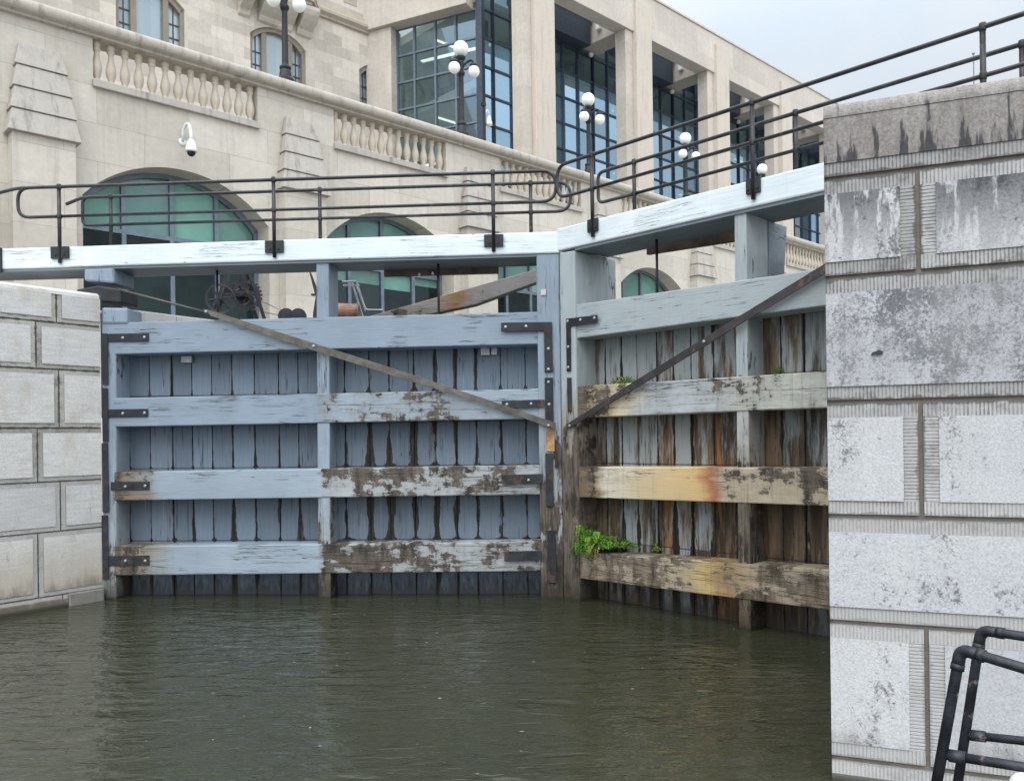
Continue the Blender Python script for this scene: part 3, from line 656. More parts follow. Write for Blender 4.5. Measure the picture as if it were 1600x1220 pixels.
strapp(LF, [(784, 742), (848, 740), (848, 755), (784, 756.5)], t, 'iron_rust', -.05, ((826, 750),))
strapp(LF, [(852, 708), (864, 708), (865, 791), (853, 791)], t, 'iron_rust', -.05)
strapp(LF, [(788, 861), (846, 860), (846, 875), (788, 877)], t, 'iron_rust', -.05)
strapp(LF, [(855, 828), (868, 828), (870, 910), (856, 910)], t, 'iron_rust', -.05)
strapp(LF, [(853, 671), (866, 671), (867, 705), (854, 705)], t, 'rust', -.045, name='rust_patch')
for x0, y0, x1, y1 in ((283, 556, 300, 566.5), (751, 542.5, 765.5, 555), (767.5, 542.5, 777, 554.5)):
    a = LF.hit(x0, y0, .3); b = LF.hit(x1, y1, .3); mb = MB(); mb.box(a[0], b[0], .29, .36, b[1], a[1]); mb.build('drain_cover', M['bolt'], t, .006)
h0 = LF.hit(845, 452, -.035); h1 = LF.hit(853, 461, -.035)
mb = MB(); mb.box(h0[0], h1[0], -.035, -.028, h1[1], h0[1]); mb.build('paper_tag', M['tag'], t)

def handrail(par, fr, d, zt, zl, x0, x1, posts, base, bend_l, bend_r, start=None, brackets=None, brw=.12):
    """two pipe rails with rounded ends, posts, and plates bolted to the face of the beam"""
    pts = []
    mb = MB()
    top = [(x0, d, zt), (x1, d, zt)]; low = [(x0, d, zl), (x1, d, zl)]
    path = ([(x0 + .05, d, zl)] if bend_l else []) 
    loop = []
    if bend_l: loop += [(x0 + .6, d, zl), (x0, d, zl), (x0, d, zt)]
    if bend_r: loop += [(x1, d, zt), (x1 + .01, d, zl), (x1 - .6, d, zl)]
    ps = []
    if bend_l: ps = bend([(x0 + .6, d, zl), (x0, d, zl), (x0, d, zt), ((x0 + x1) / 2, d, zt)], .17 if bend_l == 1 else .1)
    else: ps = [Vector((x0, d, zt)), Vector(((x0 + x1) / 2, d, zt))]
    if bend_r: ps += bend([((x0 + x1) / 2 + .01, d, zt), (x1, d, zt), (x1, d, zl), (x1 - .6, d, zl)], .24)
    else: ps += [Vector((x1, d, zt))]
    mb.tube(ps, .0235, 10)
    mb.tube([(x0 + (.6 if bend_l else 0), d, zl), (x1 - (.6 if bend_r else 0), d, zl)], .0215, 10)
    if start: mb.tube(bend([Vector(start), Vector((x0, d, zt)), Vector((x0 + .4, d, zt))], .1), .0235, 10)
    o = mb.build('handrail', M['rail'], par, smooth=True)
    for x in posts:
        p = MB(); p.tube([(x, d, base - (.22 if brackets else 0)), (x, d, zt + .006)], .026, 10)
        for z in (zt, zl): p.lathe([(.030, -.035), (.033, -.02), (.033, .02), (.030, .035)], 10, (x, d, z))
        p.build('handrail_post', M['rail'], o, smooth=True)
        if brackets:
            p = MB(); p.box(x - brw, x + brw, d - .012, d + .02, base - .155, base + .012)
            for dx in (-.06, .06): p.box(x + dx - .014, x + dx + .014, d - .024, d - .012, base - .12, base - .09)
            p.build('post_plate', M['iron'], o, .004)
    return o
handrail(t, LF, -.062, 5.80, 5.385, -1.28, 6.285, (-.68, 2.39, 5.43), 4.95, 1, 1, (-1.75, -.062, 5.70), True, .13)
mb = MB(); mb.box(-1.75, -1.535, -.075, -.035, 4.62, 4.97); mb.build('iron_strap', M['iron'], t, .004)
handrail(t, LF, .545, 5.825, 5.41, -.70, 6.49, (-.27, 2.86, 5.92), 4.96, 2, 1, (-.95, .545, 5.73))

# ---- right leaf
t = thing('lock_gate', 'pale grey timber gate leaf on the right streaked with rust, mud and green growth', 'lock gate', RF)
GR = t
slabp('mitre_post', RF, [(873.5, 395), (897.5, 391), (905, 938), (880.5, 938)], -.03, .85, M['mitre_r'], t, .02, low=-.7)
slabp('middle_post', RF, [(1147, 331), (1165.5, 327), (1173, 986), (1154, 986)], .014, .50, M['post_r'], t, .012, low=-.7)
for px_, mt in (([(896, 476.5), (1285.6, 419), (1285.6, 478), (898, 529)], 'rb1'), ([(898, 603.5), (1289, 580), (1289, 637), (898, 653)], 'rb2'),
                ([(900, 729), (1290.5, 730.6), (1294, 790.5), (902, 777)], 'rb3'), ([(902, 862), (1295, 890), (1297, 953.5), (905, 903.5)], 'rb4')):
    q = quad(RF, px_); zt = (q[0][1], q[1][1]); zb = (q[3][1], q[2][1]); sl = ((zt[1] - zt[0]) / (q[1][0] - q[0][0]), (zb[1] - zb[0]) / (q[2][0] - q[3][0]))
    mb = MB(); mb.slab([(q[0][0], zt[0]), (5.6, zt[0] + sl[0] * 5.4), (5.6, zb[0] + sl[1] * 5.4), (q[3][0], zb[0])], 0, .36); mb.build('rail_beam', M[mt], t, .014)
fullr = [(-.6, .36), (.36, .78), (.78, 1.43), (1.43, 1.83), (1.83, 2.48), (2.48, 2.87), (2.87, 3.85)]
planking(RF, .22, 5.6, .36, fullr, M['planks_r'], t, .24, .32)
mb = MB(); mb.slab([(.0, 5.02), (9.5, 5.0), (9.5, 4.715), (0, 4.715)], -.04, .58); mb.build('balance_beam', M['white'], t, .02)
mb = MB(); mb.slab([(.30, 4.714), (9.5, 4.714), (9.5, 4.68), (.30, 4.68)], -.01, .66); mb.build('underside_shade', M['under'], t, .004)  # shade under the white beam, given as a separate grey slab
# flared bearer under the beam, standing on the top rail
h0 = RF.hit(1147, 331, 0); h1 = RF.hit(1165.5, 327, 0)
mb = MB(); mb.raw([(h0[0], .51, 3.9), (h1[0], .51, 3.9), (h1[0], .84, 3.9), (h0[0], .84, 3.9), (h0[0], .51, 4.68), (h1[0], .51, 4.68), (h1[0], .95, 4.68), (h0[0], .95, 4.68)],
                  [(0, 3, 2, 1), (4, 5, 6, 7), (0, 1, 5, 4), (1, 2, 6, 5), (2, 3, 7, 6), (3, 0, 4, 7)]); mb.build('bearer', M['under'], t, .01)
slabp('brown_board', RF, [(1010, 386), (1147, 360), (1147, 377), (1010, 398)], .70, .76, M['board'], t, .004)
mb = MB(); h0 = RF.hit(1026, 380, .3); mb.tube([(h0[0], .3, 4.70), (h0[0], .3, 3.7)], .017, 8); mb.build('valve_rod', M['iron'], t, smooth=True)
strapp(RF, [(885.5, 662), (1000, 590), (1148, 498), (1290, 411), (1400, 342), (1400, 358), (1290, 427), (1148, 512), (1000, 603), (885.5, 671)], t, 'strap_dark', -.075, ((890, 665), (1100, 534)), 'diagonal_strap')
strapp(RF, [(884, 498), (933, 492), (933, 504), (891, 510), (891.5, 580), (885, 580.5)], t, 'iron', -.05, ((887, 502), (907, 500), (929, 497), (888, 542), (888, 574)))
strapp(RF, [(885.5, 590), (892, 590), (893, 643), (886.5, 643)], t, 'iron_rust', -.05)
handrail(t, RF, -.062, 5.855, 5.415, .05, 9.4, (.66, 2.96, 5.26, 7.56), 5.01, 1, 0, None, True, .085)
handrail(t, RF, .545, 5.84, 5.42, .26, 9.4, (.88, 3.16, 5.42, 7.7), 5.01, 2, 0)

# ------------------------------------------------------------------ green growth on the right gate
def tuft(name, label, cat, fr, x0, x1, d0, d1, z, hmax, n, mats, blade=.05, fall=0):
    mb = MB(); rg = random.Random(3)
    for _ in range(n):
        u = rg.random(); x = x0 + (x1 - x0) * u; d = d0 + (d1 - d0) * rg.random()
        env = math.sin(math.pi * min(1, max(0, u * .9 + .08))) ** .6
        zz = z + hmax * env * rg.random() ** 1.3 - (fall * rg.random() if d < d0 + .04 else 0)
        a = rg.uniform(0, 2 * math.pi); tl = rg.uniform(-.9, .9); L = blade * rg.uniform(.5, 1.3); W = L * rg.uniform(.28, .5)
        dr = Vector((math.cos(a) * math.cos(tl), math.sin(a) * math.cos(tl), abs(math.sin(tl)) * .8 - .1)); sd = dr.cross(Vector((rg.uniform(-1, 1), rg.uniform(-1, 1), .4))).normalized() * W
        p = Vector((x, d, zz)); q = p + dr * L
        mb.face([p, p + dr * L * .5 + sd, q, p + dr * L * .5 - sd], rg.randrange(len(mats)))
    o = tag(mb.build(name, mats), label, cat); put(o, fr); return o
def leafm(name, c):
    m = NT(name); v = m.co(); col = m.mix(m.noise(v, 30, 2), tuple(q * .6 for q in c), tuple(q * 1.4 for q in c)); m.b.inputs['Subsurface Weight'].default_value = 0
    return m.fin(col, .6, .3)
LV = [leafm('leaf bright', (.15, .32, .03)), leafm('leaf mid', (.085, .21, .02)), leafm('leaf dark', (.040, .11, .014)), leafm('leaf dying', (.20, .17, .05))]
def gz(px, py, d): return RF.hit(px, py, d)
def fern(mb, base, az, reach, lift, drop, rg, nm=3):
    """one arching frond: a stem with paired leaflets that shrink to the tip"""
    n = 13; d = Vector((math.cos(az), math.sin(az), 0)); prev = None; mt = rg.choice((0, 0, 1, 1, 1, 2, 2, 3)); sc_ = rg.uniform(.6, 1.15)
    for k in range(n + 1):
        u = k / n; p = Vector(base) + d * reach * u + Vector((0, 0, lift * math.sin(math.pi * min(1, u * 1.05)) - drop * u * u))
        if prev is not None:
            tn = (p - prev).normalized(); sd = tn.cross(Vector((0, 0, 1))).normalized(); L = sc_ * .058 * (1 - u) ** .7 * (.6 + .4 * min(1, u * 5)) + .008
            for sg in (-1, 1):
                q = p + sd * sg * L + tn * L * .35 + Vector((0, 0, rg.uniform(-.25, .15) * L)); w_ = tn * L * .17
                mb.face([p - w_, p.lerp(q, .5) - w_ * 1.5, q, p.lerp(q, .5) + w_ * 1.5], mt)
        prev = p
a = gz(900, 868, .18); b = gz(976, 858, .18)
mb = MB(); rg = random.Random(9)
for k in range(95):
    bx = .30 + .62 * rg.random() ** 1.35
    fern(mb, (bx, rg.uniform(.05, .32), .77 + rg.uniform(-.02, .02)), rg.uniform(0, 2 * math.pi), rg.uniform(.08, .22), rg.uniform(.03, .22) * (1.15 - bx), rg.uniform(.0, .05), rg)
for k in range(34):      # fronds hanging over the front edge and against the post
    bx = .27 + .36 * rg.random(); fern(mb, (bx, rg.uniform(.0, .05), .76), rg.uniform(-2.4, -.8), rg.uniform(.06, .16), rg.uniform(.02, .06), rg.uniform(.05, .20), rg)
for k in range(16):
    fern(mb, (.27 + rg.random() * .06, rg.uniform(.0, .2), .78 + rg.uniform(0, .08)), rg.uniform(-2.2, -.4), rg.uniform(.08, .14), rg.uniform(.10, .22), .04, rg)
for k in range(900):     # cushion of moss and litter at the roots
    bx = .27 + .9 * rg.random() ** 1.5; p = Vector((bx, rg.uniform(.02, .35), .765 + .05 * rg.random() * (1.2 - bx))); a0 = rg.uniform(0, 6.3); q = Vector((math.cos(a0), math.sin(a0), rg.uniform(-.3, .9))) * rg.uniform(.012, .026); w_ = q.cross(Vector((.3, .2, 1))) * .4
    mb.face([p, p + q * .5 + w_, p + q, p + q * .5 - w_], rg.choice((1, 2, 2, 3)))
put(tag(mb.build('leafy_weed', LV), 'clump of bright green ferny weeds on the lowest beam in the right gate corner', 'weed'), RF)
mb = MB(); rg = random.Random(5)
for _ in range(22):
    x = rg.uniform(.32, .85); d = rg.uniform(.2, .34); hh = rg.uniform(.2, .42); le = rg.uniform(-.12, .12)
    pts = [(x, d, .72), (x + le * .4, d, .72 + hh * .6), (x + le, d - .03, .72 + hh)]
    mb.tube(pts, [.003, .0022, .001], 4)
o = tag(mb.build('grass_stems', leafm('dry stem', (.10, .13, .05))), 'thin upright grass stems above the green weed clump', 'grass stems'); put(o, RF)
a = gz(960, 596, .25); b = gz(988, 596, .25)
tuft('moss_mound', 'small pointed mound of green moss on the second beam of the right gate', 'moss', RF, a[0] - .02, b[0] + .03, .16, .36, 2.86, .12, 700, LV, .024)
a = gz(1205, 577, .3); b = gz(1225, 577, .3)
tuft('moss_mound', 'faint trace of moss on the second beam behind the middle post of the right gate', 'moss', RF, a[0], b[0], .3, .36, 2.85, .10, 90, LV, .03)
a = gz(1018, 842, .3); b = gz(1030, 842, .3)
tuft('leafy_weed', 'tiny weed sprig against stained planks on the right gate lowest beam', 'weed', RF, a[0], b[0], .3, .36, .72, .12, 60, LV, .04)

# ------------------------------------------------------------------ things on the left bank
def bar(mb, a, b, r=.03, seg=8, mat=0): mb.tube([a, b], r, seg, mat)
def gear(mb, c, r, ax_, teeth, th, spokes=6, rim=.05, toothed=True, mat=0):
    """wheel in the plane normal to ax_ (0=x 1=y)"""
    def P(a, rr, o):
        p = [0, 0, 0]; i, j = ((1, 2) if ax_ == 0 else (0, 2)); p[i] = c[i] + rr * math.cos(a); p[j] = c[j] + rr * math.sin(a); p[ax_] = c[ax_] + o; return tuple(p)
    N = teeth * 4
    for k in range(N):
        a0, a1 = 2 * math.pi * k / N, 2 * math.pi * (k + 1) / N
        ro = r + (.035 if toothed and k % 4 < 2 else 0)
        mb.raw([P(a0, r - rim, -th), P(a1, r - rim, -th), P(a1, ro, -th), P(a0, ro, -th), P(a0, r - rim, th), P(a1, r - rim, th), P(a1, ro, th), P(a0, ro, th)],
               [(0, 3, 2, 1), (4, 5, 6, 7), (0, 1, 5, 4), (1, 2, 6, 5), (2, 3, 7, 6), (3, 0, 4, 7)], mat)
    for k in range(spokes):
        a0 = 2 * math.pi * k / spokes + .2; bar(mb, P(a0, .03, 0), P(a0, r - rim * .5, 0), .018, 6, mat)
    bar(mb, P(0, 0, -th * 2.2), P(0, 0, th * 2.2), .05, 10, mat)
GZ = 4.29
def from_px(x, y, Y):      # world point at distance Y behind a measured spot
    rx, rz = ray(x, y); return (rx * Y, Y, EYE + rz * Y)
w0 = from_px(372, 512, 15.3)
WF = Fr(w0[0], w0[1], R(28), GZ)
t = thing('crab_winch', 'black iron winch with a toothed gear, spoked wheel and chain between two A frames', 'winch', WF)
for y in (-.28, .30):
    mb = MB()
    for s in (-1, 1): bar(mb, (s * .46, y, 0), (s * .07, y, 1.25), .04, 4)
    mb.box(-.1, .1, y - .03, y + .03, 1.16, 1.24); mb.box(-.25, .25, y - .02, y + .02, .56, .62)
    mb.build('frame', M['iron'], t)
mb = MB(); gear(mb, (.16, .02, .60), .25, 1, 24, .04, 6); mb.build('gear_wheel', M['iron_rust'], t)
mb = MB(); gear(mb, (-.36, -.38, .44), .26, 1, 24, .02, 6, .035, False); mb.build('spoked_wheel', M['iron_rust'], t)
mb = MB(); bar(mb, (.10, -.45, .58), (.10, .5, .58), .03, 10); bar(mb, (.10, .08, .58), (.10, .27, .58), .13, 18); bar(mb, (-.36, -.45, .44), (-.36, .4, .44), .025, 8); mb.build('drum', M['iron_rust'], t, smooth=False)
mb = MB()
for k in range(5): 
    a0 = 2 * math.pi * k / 9; mb.tube([(.10 + .145 * math.cos(q), .1 + .018 * k, .58 + .145 * math.sin(q)) for q in [i * math.pi / 9 for i in range(19)]], .012, 5)
mb.build('chain_turns', M['chain'], t)
w1 = from_px(457, 489, 15.6)
t2 = thing('chain_pulley', 'small pair of black chain pulleys standing on the upper lock wall', 'pulley', Fr(w1[0], w1[1], R(10), GZ))
for x in (-.11, .11):
    mb = MB(); mb.lathe([(.06, -.05), (.15, -.045), (.15, -.02), (.11, -.012), (.11, .012), (.15, .02), (.15, .045), (.06, .05)], 20)
    mb.v = [(x + vx, vz * 1.0 - .02, .22 + vy) for vx, vy, vz in mb.v]; mb.f = [f[::-1] for f in mb.f]; mb.build('sheave', M['iron'], t2, .004)
mb = MB(); mb.box(-.26, .26, -.10, .10, 0, .10); mb.build('base_plate', M['iron'], t2, .01)
mb = MB()
d0 = Vector(WF.loc(.10, .17, .72)); d1 = Vector((w1[0] - .05, w1[1] - .04, GZ + .30)); d2 = Vector(WF.loc(.12, .17, .44)); d3 = Vector((w1[0] - .12, w1[1] - .04, GZ + .24))
for p, q in ((d0, d1), (d2, d3)):
    n = int((q - p).length / .045)
    for k in range(n):
        u0, u1 = k / n, (k + 1.25) / n; sag = lambda u: Vector((0, 0, -.10 * 4 * u * (1 - u) * .4))
        off = Vector((0, .009 * (1 if k % 2 else -1), .007 * (1 if k % 2 else -1)))
        mb.tube([p.lerp(q, u0) + sag(u0) + off, p.lerp(q, u1) + sag(u1) - off], .011, 5)
o = tag(mb.build('chain', M['chain']), 'grey chain running from the winch drum to the small pulleys', 'chain')
w2 = from_px(522, 508, 16.4)
t = thing('crab_winch', 'winch with a rusty drum and bent steel crank behind the left gate middle post', 'winch', Fr(w2[0], w2[1], R(0), GZ))
mb = MB()
mb.slab([(-.42, 0), (-.24, 0), (-.30, .45), (-.27, .75), (-.34, .75), (-.40, .4)], -.05, .05); mb.slab([(-.36, .74), (-.27, .74), (-.44, 1.2), (-.47, 1.2)], -.02, .02); mb.box(-.44, -.22, -.03, .03, .74, .78)
mb.build('frame', M['iron'], t, .006)
mb = MB(); bar(mb, (-.20, 0, .44), (.50, 0, .40), .165, 20); mb.build('drum', M['drum'], t)
mb = MB(); mb.tube([(.44, 0, .405), (.47, 0, .403)], .185, 20); mb.build('drum_flange', M['strap'], t)
mb = MB()
for dx in (0, .09): bar(mb, (.38 + dx, -.05, .98), (.58 + dx * .6, -.05, .30 if dx == 0 else .42), .022, 6)
bar(mb, (.20, -.05, .93), (.52, -.05, .92), .02, 6); bar(mb, (.18, -.05, 1.0), (.46, -.05, 1.0), .02, 6)
mb.tube(bend([(.46, -.05, .92), (.64, -.05, .44), (.98, -.05, .43)], .05), .02, 8)
mb.build('crank', M['steel'], t)

TF = LF.at(0, 1.25, 0)
q = [TF.hit(*p) for p in ((560, 499), (837, 421), (838, 441), (742, 476), (640, 497), (575, 512))]
t0x = q[0][0]
mb = MB(); mb.slab([(x - t0x, z) for x, z in q], 0, .22)
o = tag(mb.build('timber_baulk', M['timber_grey'], None, .008), 'weathered squared timber with a rust stain, sloping up behind the left gate', 'timber'); put(o, TF.at(t0x, 0, 0))
YF = LF.at(0, 1.1, 0)
t = thing('timber_baulk', 'dark and yellow worn baulk lying on the left wall under the white beam', 'timber', YF.at(YF.hit(70, 440)[0], 0, 4.3))
a = YF.hit(31, 436)[0] - YF.hit(70, 440)[0]; b = -a
mb = MB(); mb.box(a, b, 0, .3, .0, .10); mb.build('base', M['yellow'], t, .01)
mb = MB(); mb.box(a, a + .08, -.02, .3, .10, .20); mb.build('end_block', M['board'], t, .01)
mb = MB(); mb.slab([(b - .12, .0), (b + .12, .0), (b + .10, .06), (b, .10), (b - .02, .2), (b - .12, .2)], -.03, .3); mb.build('chock', M['board'], t, .01)

# ------------------------------------------------------------------ terrace retaining wall
t = thing('terrace_wall', 'beige stone retaining wall with arched windows, rusticated buttresses and sloping-looking balustrades', 'retaining wall', RW)
t['label'] = 'long beige stone retaining wall with arched teal windows, buttresses and balustrades'
PER, NB = 6.27, 7
x_l, x_r = -24.0, 46.0
mb = MB(); ZB, ZS, ZC = 4.1, 10.44, 11.41
HW, RA, ZA = 2.26, 3.0, 7.79            # arch half width, radius, springing height
NA = 24
arch = [(-HW + 2 * HW * k / NA) for k in range(NA + 1)]
az = lambda dx: ZA + math.sqrt(max(0, RA * RA - dx * dx)) - math.sqrt(RA * RA - HW * HW)
cur = x_l
def q2(x0, x1, z0, z1, y=0): mb.face([(x0, y, z0), (x1, y, z0), (x1, y, z1), (x0, y, z1)])
cents = [1.93 + PER * i for i in range(-4, NB)]
for c in cents:
    q2(cur, c - HW, ZB, ZS)
    for k in range(NA):
        a, b = arch[k], arch[k + 1]
        mb.face([(c + a, 0, az(a)), (c + b, 0, az(b)), (c + b, 0, ZS), (c + a, 0, ZS)])
        mb.face([(c + a, 0, az(a)), (c + a, .75, az(a)), (c + b, .75, az(b)), (c + b, 0, az(b))])
    mb.face([(c - HW, 0, ZB), (c - HW, .75, ZB), (c - HW, .75, ZA), (c - HW, 0, ZA)])
    mb.face([(c + HW, 0, ZB), (c + HW, 0, ZA), (c + HW, .75, ZA), (c + HW, .75, ZB)])
    # pier between balustrade openings
    cur = c + HW
q2(cur, x_r, ZB, ZS)
cur = x_l
for c in cents:
    mb.box(cur, c - 2.0, 0, .42, ZS, ZC); cur = c + 2.0
mb.box(cur, x_r, 0, .42, ZS, ZC)
mb.box(x_l, x_r, .43, .62, 9.9, 10.36)
mb.build('wall', M['beige'], t)
mb = MB()
prof = [(-.02, ZC - .01), (-.10, ZC + .0), (-.10, ZC + .05), (-.17, ZC + .07)] + [(-.17 - .10 * math.sin(math.pi * k / 8), ZC + .07 + .26 * (1 - math.cos(math.pi * k / 8)) / 2) for k in range(1, 8)] + [(-.15, ZC + .33), (.25, ZC + .37), (.56, ZC + .30), (.56, ZC), (.4, ZC - .01)]
mb.extrude_x(prof, x_l, x_r); mb.build('coping', M['coping'], t)
bprof = [(.085, 0), (.085, .07), (.060, .09), (.062, .12), (.105, .24), (.118, .34), (.105, .44), (.070, .58), (.056, .68), (.064, .74), (.088, .77), (.088, .80), (.06, .82), (.09, .86), (.09, .95)]
bm_ = None
for i, c in enumerate(cents):
    if i < 3: 
        continue
    b = MB(); b.box(c - 2.02, c + 2.02, -.10, .44, 10.28, 10.455); sill = b.build('balustrade_sill', M['beige_rough'], t, .015)
    n = 13
    for k in range(n):
        if bm_ is None:
            q = MB(); q.lathe(bprof, 12); bm_ = q.build('baluster', M['baluster'], sill, smooth=True); o = bm_
        else:
            o = bm_.copy(); C.objects.link(o); o.parent = sill
        o.location = (c - 1.87 + 3.74 * k / (n - 1), .17, 10.455)
for i in range(-4, NB):
    bc = -1.17 + PER * i
    b = MB()
    z = 10.78
    for k in range(4):              # four battered blocks, each overhanging the one above
        z1 = z - .50; top = .42 + .065 * k + .0; bot = top + .10
        pr0, pr1 = .16 + .07 * k, .16 + .07 * k + .10
        b.raw([(bc - bot, -pr1, z1 + .012), (bc + bot, -pr1, z1 + .012), (bc + bot, .0, z1 + .012), (bc - bot, .0, z1 + .012), (bc - top, -pr0, z), (bc + top, -pr0, z), (bc + top, 0, z), (bc - top, 0, z)],
              [(0, 3, 2, 1), (4, 5, 6, 7), (0, 1, 5, 4), (1, 2, 6, 5), (2, 3, 7, 6), (3, 0, 4, 7)])
        z = z1
    bt = b.build('buttress', M['beige_rough'], t, .012)
    b = MB(); b.box(bc - .62, bc + .62, -.36, .0, ZB, 8.79); b.build('buttress_pier', M['beige'], bt, .01)
# arched windows
random.seed(21)
for i, c in enumerate(cents):
    if i < 3: continue
    d = .66
    fr_ = MB()
    for k in range(NA):
        a, b = arch[k], arch[k + 1]
        for w0_, w1_, y0, y1 in ((.0, .11, d - .06, d + .06),):
            fr_.raw([(c + a * (1 - w1_ / HW), y0, az(a) - w1_), (c + b * (1 - w1_ / HW), y0, az(b) - w1_), (c + b, y0, az(b)), (c + a, y0, az(a)),
                     (c + a * (1 - w1_ / HW), y1, az(a) - w1_), (c + b * (1 - w1_ / HW), y1, az(b) - w1_), (c + b, y1, az(b)), (c + a, y1, az(a))],
                    [(0, 1, 2, 3), (7, 6, 5, 4), (0, 4, 5, 1), (2, 6, 7, 3)])
    for s in (-1, 1): fr_.box(c + s * (HW - .055) - .055, c + s * (HW - .055) + .055, d - .06, d + .06, ZB, ZA)
    xs = [-1.17, -.02, 1.13]
    for x in xs: fr_.box(c + x - .055, c + x + .055, d - .055, d + .055, ZB, az(x) - .05)
    fr_.box(c - HW + .1, c + HW - .1, d - .05, d + .05, 7.18, 7.29)
    win = fr_.build('arched_window', M['frame'], t, .006)
    edges = [-HW + .1] + xs + [HW - .1]
    pn = MB(); bl = MB()
    for k in range(4):
        a, b = edges[k], edges[k + 1]
        for z0, z1 in ((ZB, 7.2), (7.28, None)):
            m_ = 6
            cl = (random.random(), random.random(), random.random())
            if z1: pn.face([(c + a, d, z0), (c + b, d, z0), (c + b, d, z1), (c + a, d, z1)], 0, None, cl)
            else:
                tp = [(c + a + (b - a) * q / m_, d, az(a + (b - a) * q / m_) - .02) for q in range(m_, -1, -1)]
                pn.face([(c + a, d, z0), (c + b, d, z0)] + tp, 0, None, cl)
        # blind drawn down behind the glass
        zb = 7.24 if i in (4, 6) else random.choice((6.72, 6.85, 6.95, 6.8))
        tp = [(c + a + (b - a) * q / 6, d + .07, az(a + (b - a) * q / 6)) for q in range(6, -1, -1)]
        bl.face([(c + a + .03, d + .07, zb), (c + b - .03, d + .07, zb)] + tp)
    pn.build('pane', M['glass_arch'], win)
    bl.build('blind', M['blind'], win)
    rm = MB(); rm.face([(c - HW - .5, d + 2.2, ZB), (c + HW + .5, d + 2.2, ZB), (c + HW + .5, d + 2.2, 9), (c - HW - .5, d + 2.2, 9)]); rm.face([(c - HW - .5, d + 2.2, ZB), (c - HW - .5, d + .2, ZB), (c - HW - .5, d + .2, 9), (c - HW - .5, d + 2.2, 9)]); rm.face([(c + HW + .5, d + .2, ZB), (c + HW + .5, d + 2.2, ZB), (c + HW + .5, d + 2.2, 9), (c + HW + .5, d + .2, 9)])
    rm.face([(c - HW - .5, d + .1, ZB + .1), (c + HW + .5, d + .1, ZB + .1), (c + HW + .5, d + 2.2, ZB + .1), (c - HW - .5, d + 2.2, ZB + .1)]); rm.face([(c - HW - .5, d + .1, 9.2), (c - HW - .5, d + 2.2, 9.2), (c + HW + .5, d + 2.2, 9.2), (c + HW + .5, d + .1, 9.2)])
    rm.build('room', M['room'], win)
    if i == 4:
        h = RW.hit(317, 379, 1.6); lm = MB(); lm.box(h[0] - .14, h[0] + .14, 1.6, 1.7, h[1] - .09, h[1] + .09); lm.build('lit_lamp', M['lamp_warm'], win, .01)

# security dome on its swan neck
h = RW.hit(285, 222, -.02); g = RW.hit(297, 240, -.45)
SF = RW.at(h[0], 0, h[1])
t = thing('security_camera', 'white dome camera on a curved bracket above the first arched window', 'security camera', SF)
mb = MB(); mb.lathe([(.09, 0), (.09, .03), (.05, .05)], 14); mb.v = [(x, -z, y) for x, y, z in mb.v]; mb.build('wall_plate', M['cctv'], t)
mb = MB(); mb.tube(bend([(0, -.03, 0), (.0, -.12, .32), (.03, -.34, .40), (.06, -.40, .1), (.06, -.40, -.02)], .16, 6), .04, 10); mb.build('bracket', M['cctv'], t, smooth=True)
mb = MB(); mb.lathe([(.03, .0), (.06, -.04), (.10, -.10), (.135, -.27), (.145, -.30), (.13, -.33)], 20, (.06, -.40, 0)); mb.build('housing', M['cctv'], t, smooth=True)
mb = MB(); mb.ball((.06, -.40, -.34), .10, 18, 10); mb.build('dome', M['iron'], t, smooth=True)

# ------------------------------------------------------------------ globe lamps along the coping
def make_lamp(fr, label):
    t = thing('street_lamp', label, 'street lamp', fr, 'globe lamps along the terrace wall')
    mb = MB(); mb.box(-.55, .55, -.22, .22, -.04, .10); mb.build('plinth', M['coping'], t, .03)
    mb = MB(); mb.lathe([(.24, .10), (.24, .20), (.17, .26), (.15, .40), (.13, .46), (.155, .50), (.155, .54), (.10, .58), (.088, .62), (.075, 2.04), (.10, 2.07), (.12, 2.12), (.12, 2.18), (.08, 2.22), (.09, 2.54), (.14, 2.60), (.16, 2.66), (.10, 2.69)], 18); mb.build('pole', M['iron'], t, smooth=False)
    for a, gl in ((R(200), 1), (R(-52), 1), (R(75), 0)):
        ca, sa = math.cos(a), math.sin(a)
        mb = MB(); mb.tube(bend([(0, 0, 2.26), (.16 * ca, .16 * sa, 2.48), (.36 * ca, .36 * sa, 2.56), (.42 * ca, .42 * sa, 2.40)], .1), .038, 8)
        if gl: mb.lathe([(.05, 2.44), (.11, 2.41), (.13, 2.34), (.10, 2.32)][::-1], 14, (.42 * ca, .42 * sa, 0))
        arm = mb.build('arm', M['iron'], t, smooth=True)
        if gl:
            mb = MB(); mb.ball((.42 * ca, .42 * sa, 2.17), .185); mb.build('globe', M['globe'], arm, smooth=True)
    mb = MB(); mb.ball((0, 0, 2.93), .245); mb.build('globe', M['globe'], t, smooth=True)
    return t
lamp = None
for i, lab in enumerate(('black globe lamp in front of the stone hotel window, its top globe cut off',
                         'three globe black lamp in front of the glass corner of the modern building',
                         'three globe black lamp before the first glazed bay right of the glass corner',
                         'globe lamp behind the right handrail, before the second glazed bay',
                         'farthest globe lamp, barely showing above the white beam')):
    f_ = RW.at((4.80, 10.96, 17.07, 23.20, 29.37)[i], .12, 11.66)
    if lamp is None: lamp = make_lamp(f_, lab)
    else:
        c_ = copy_tree(lamp); c_.location = f_.o; c_['label'] = lab
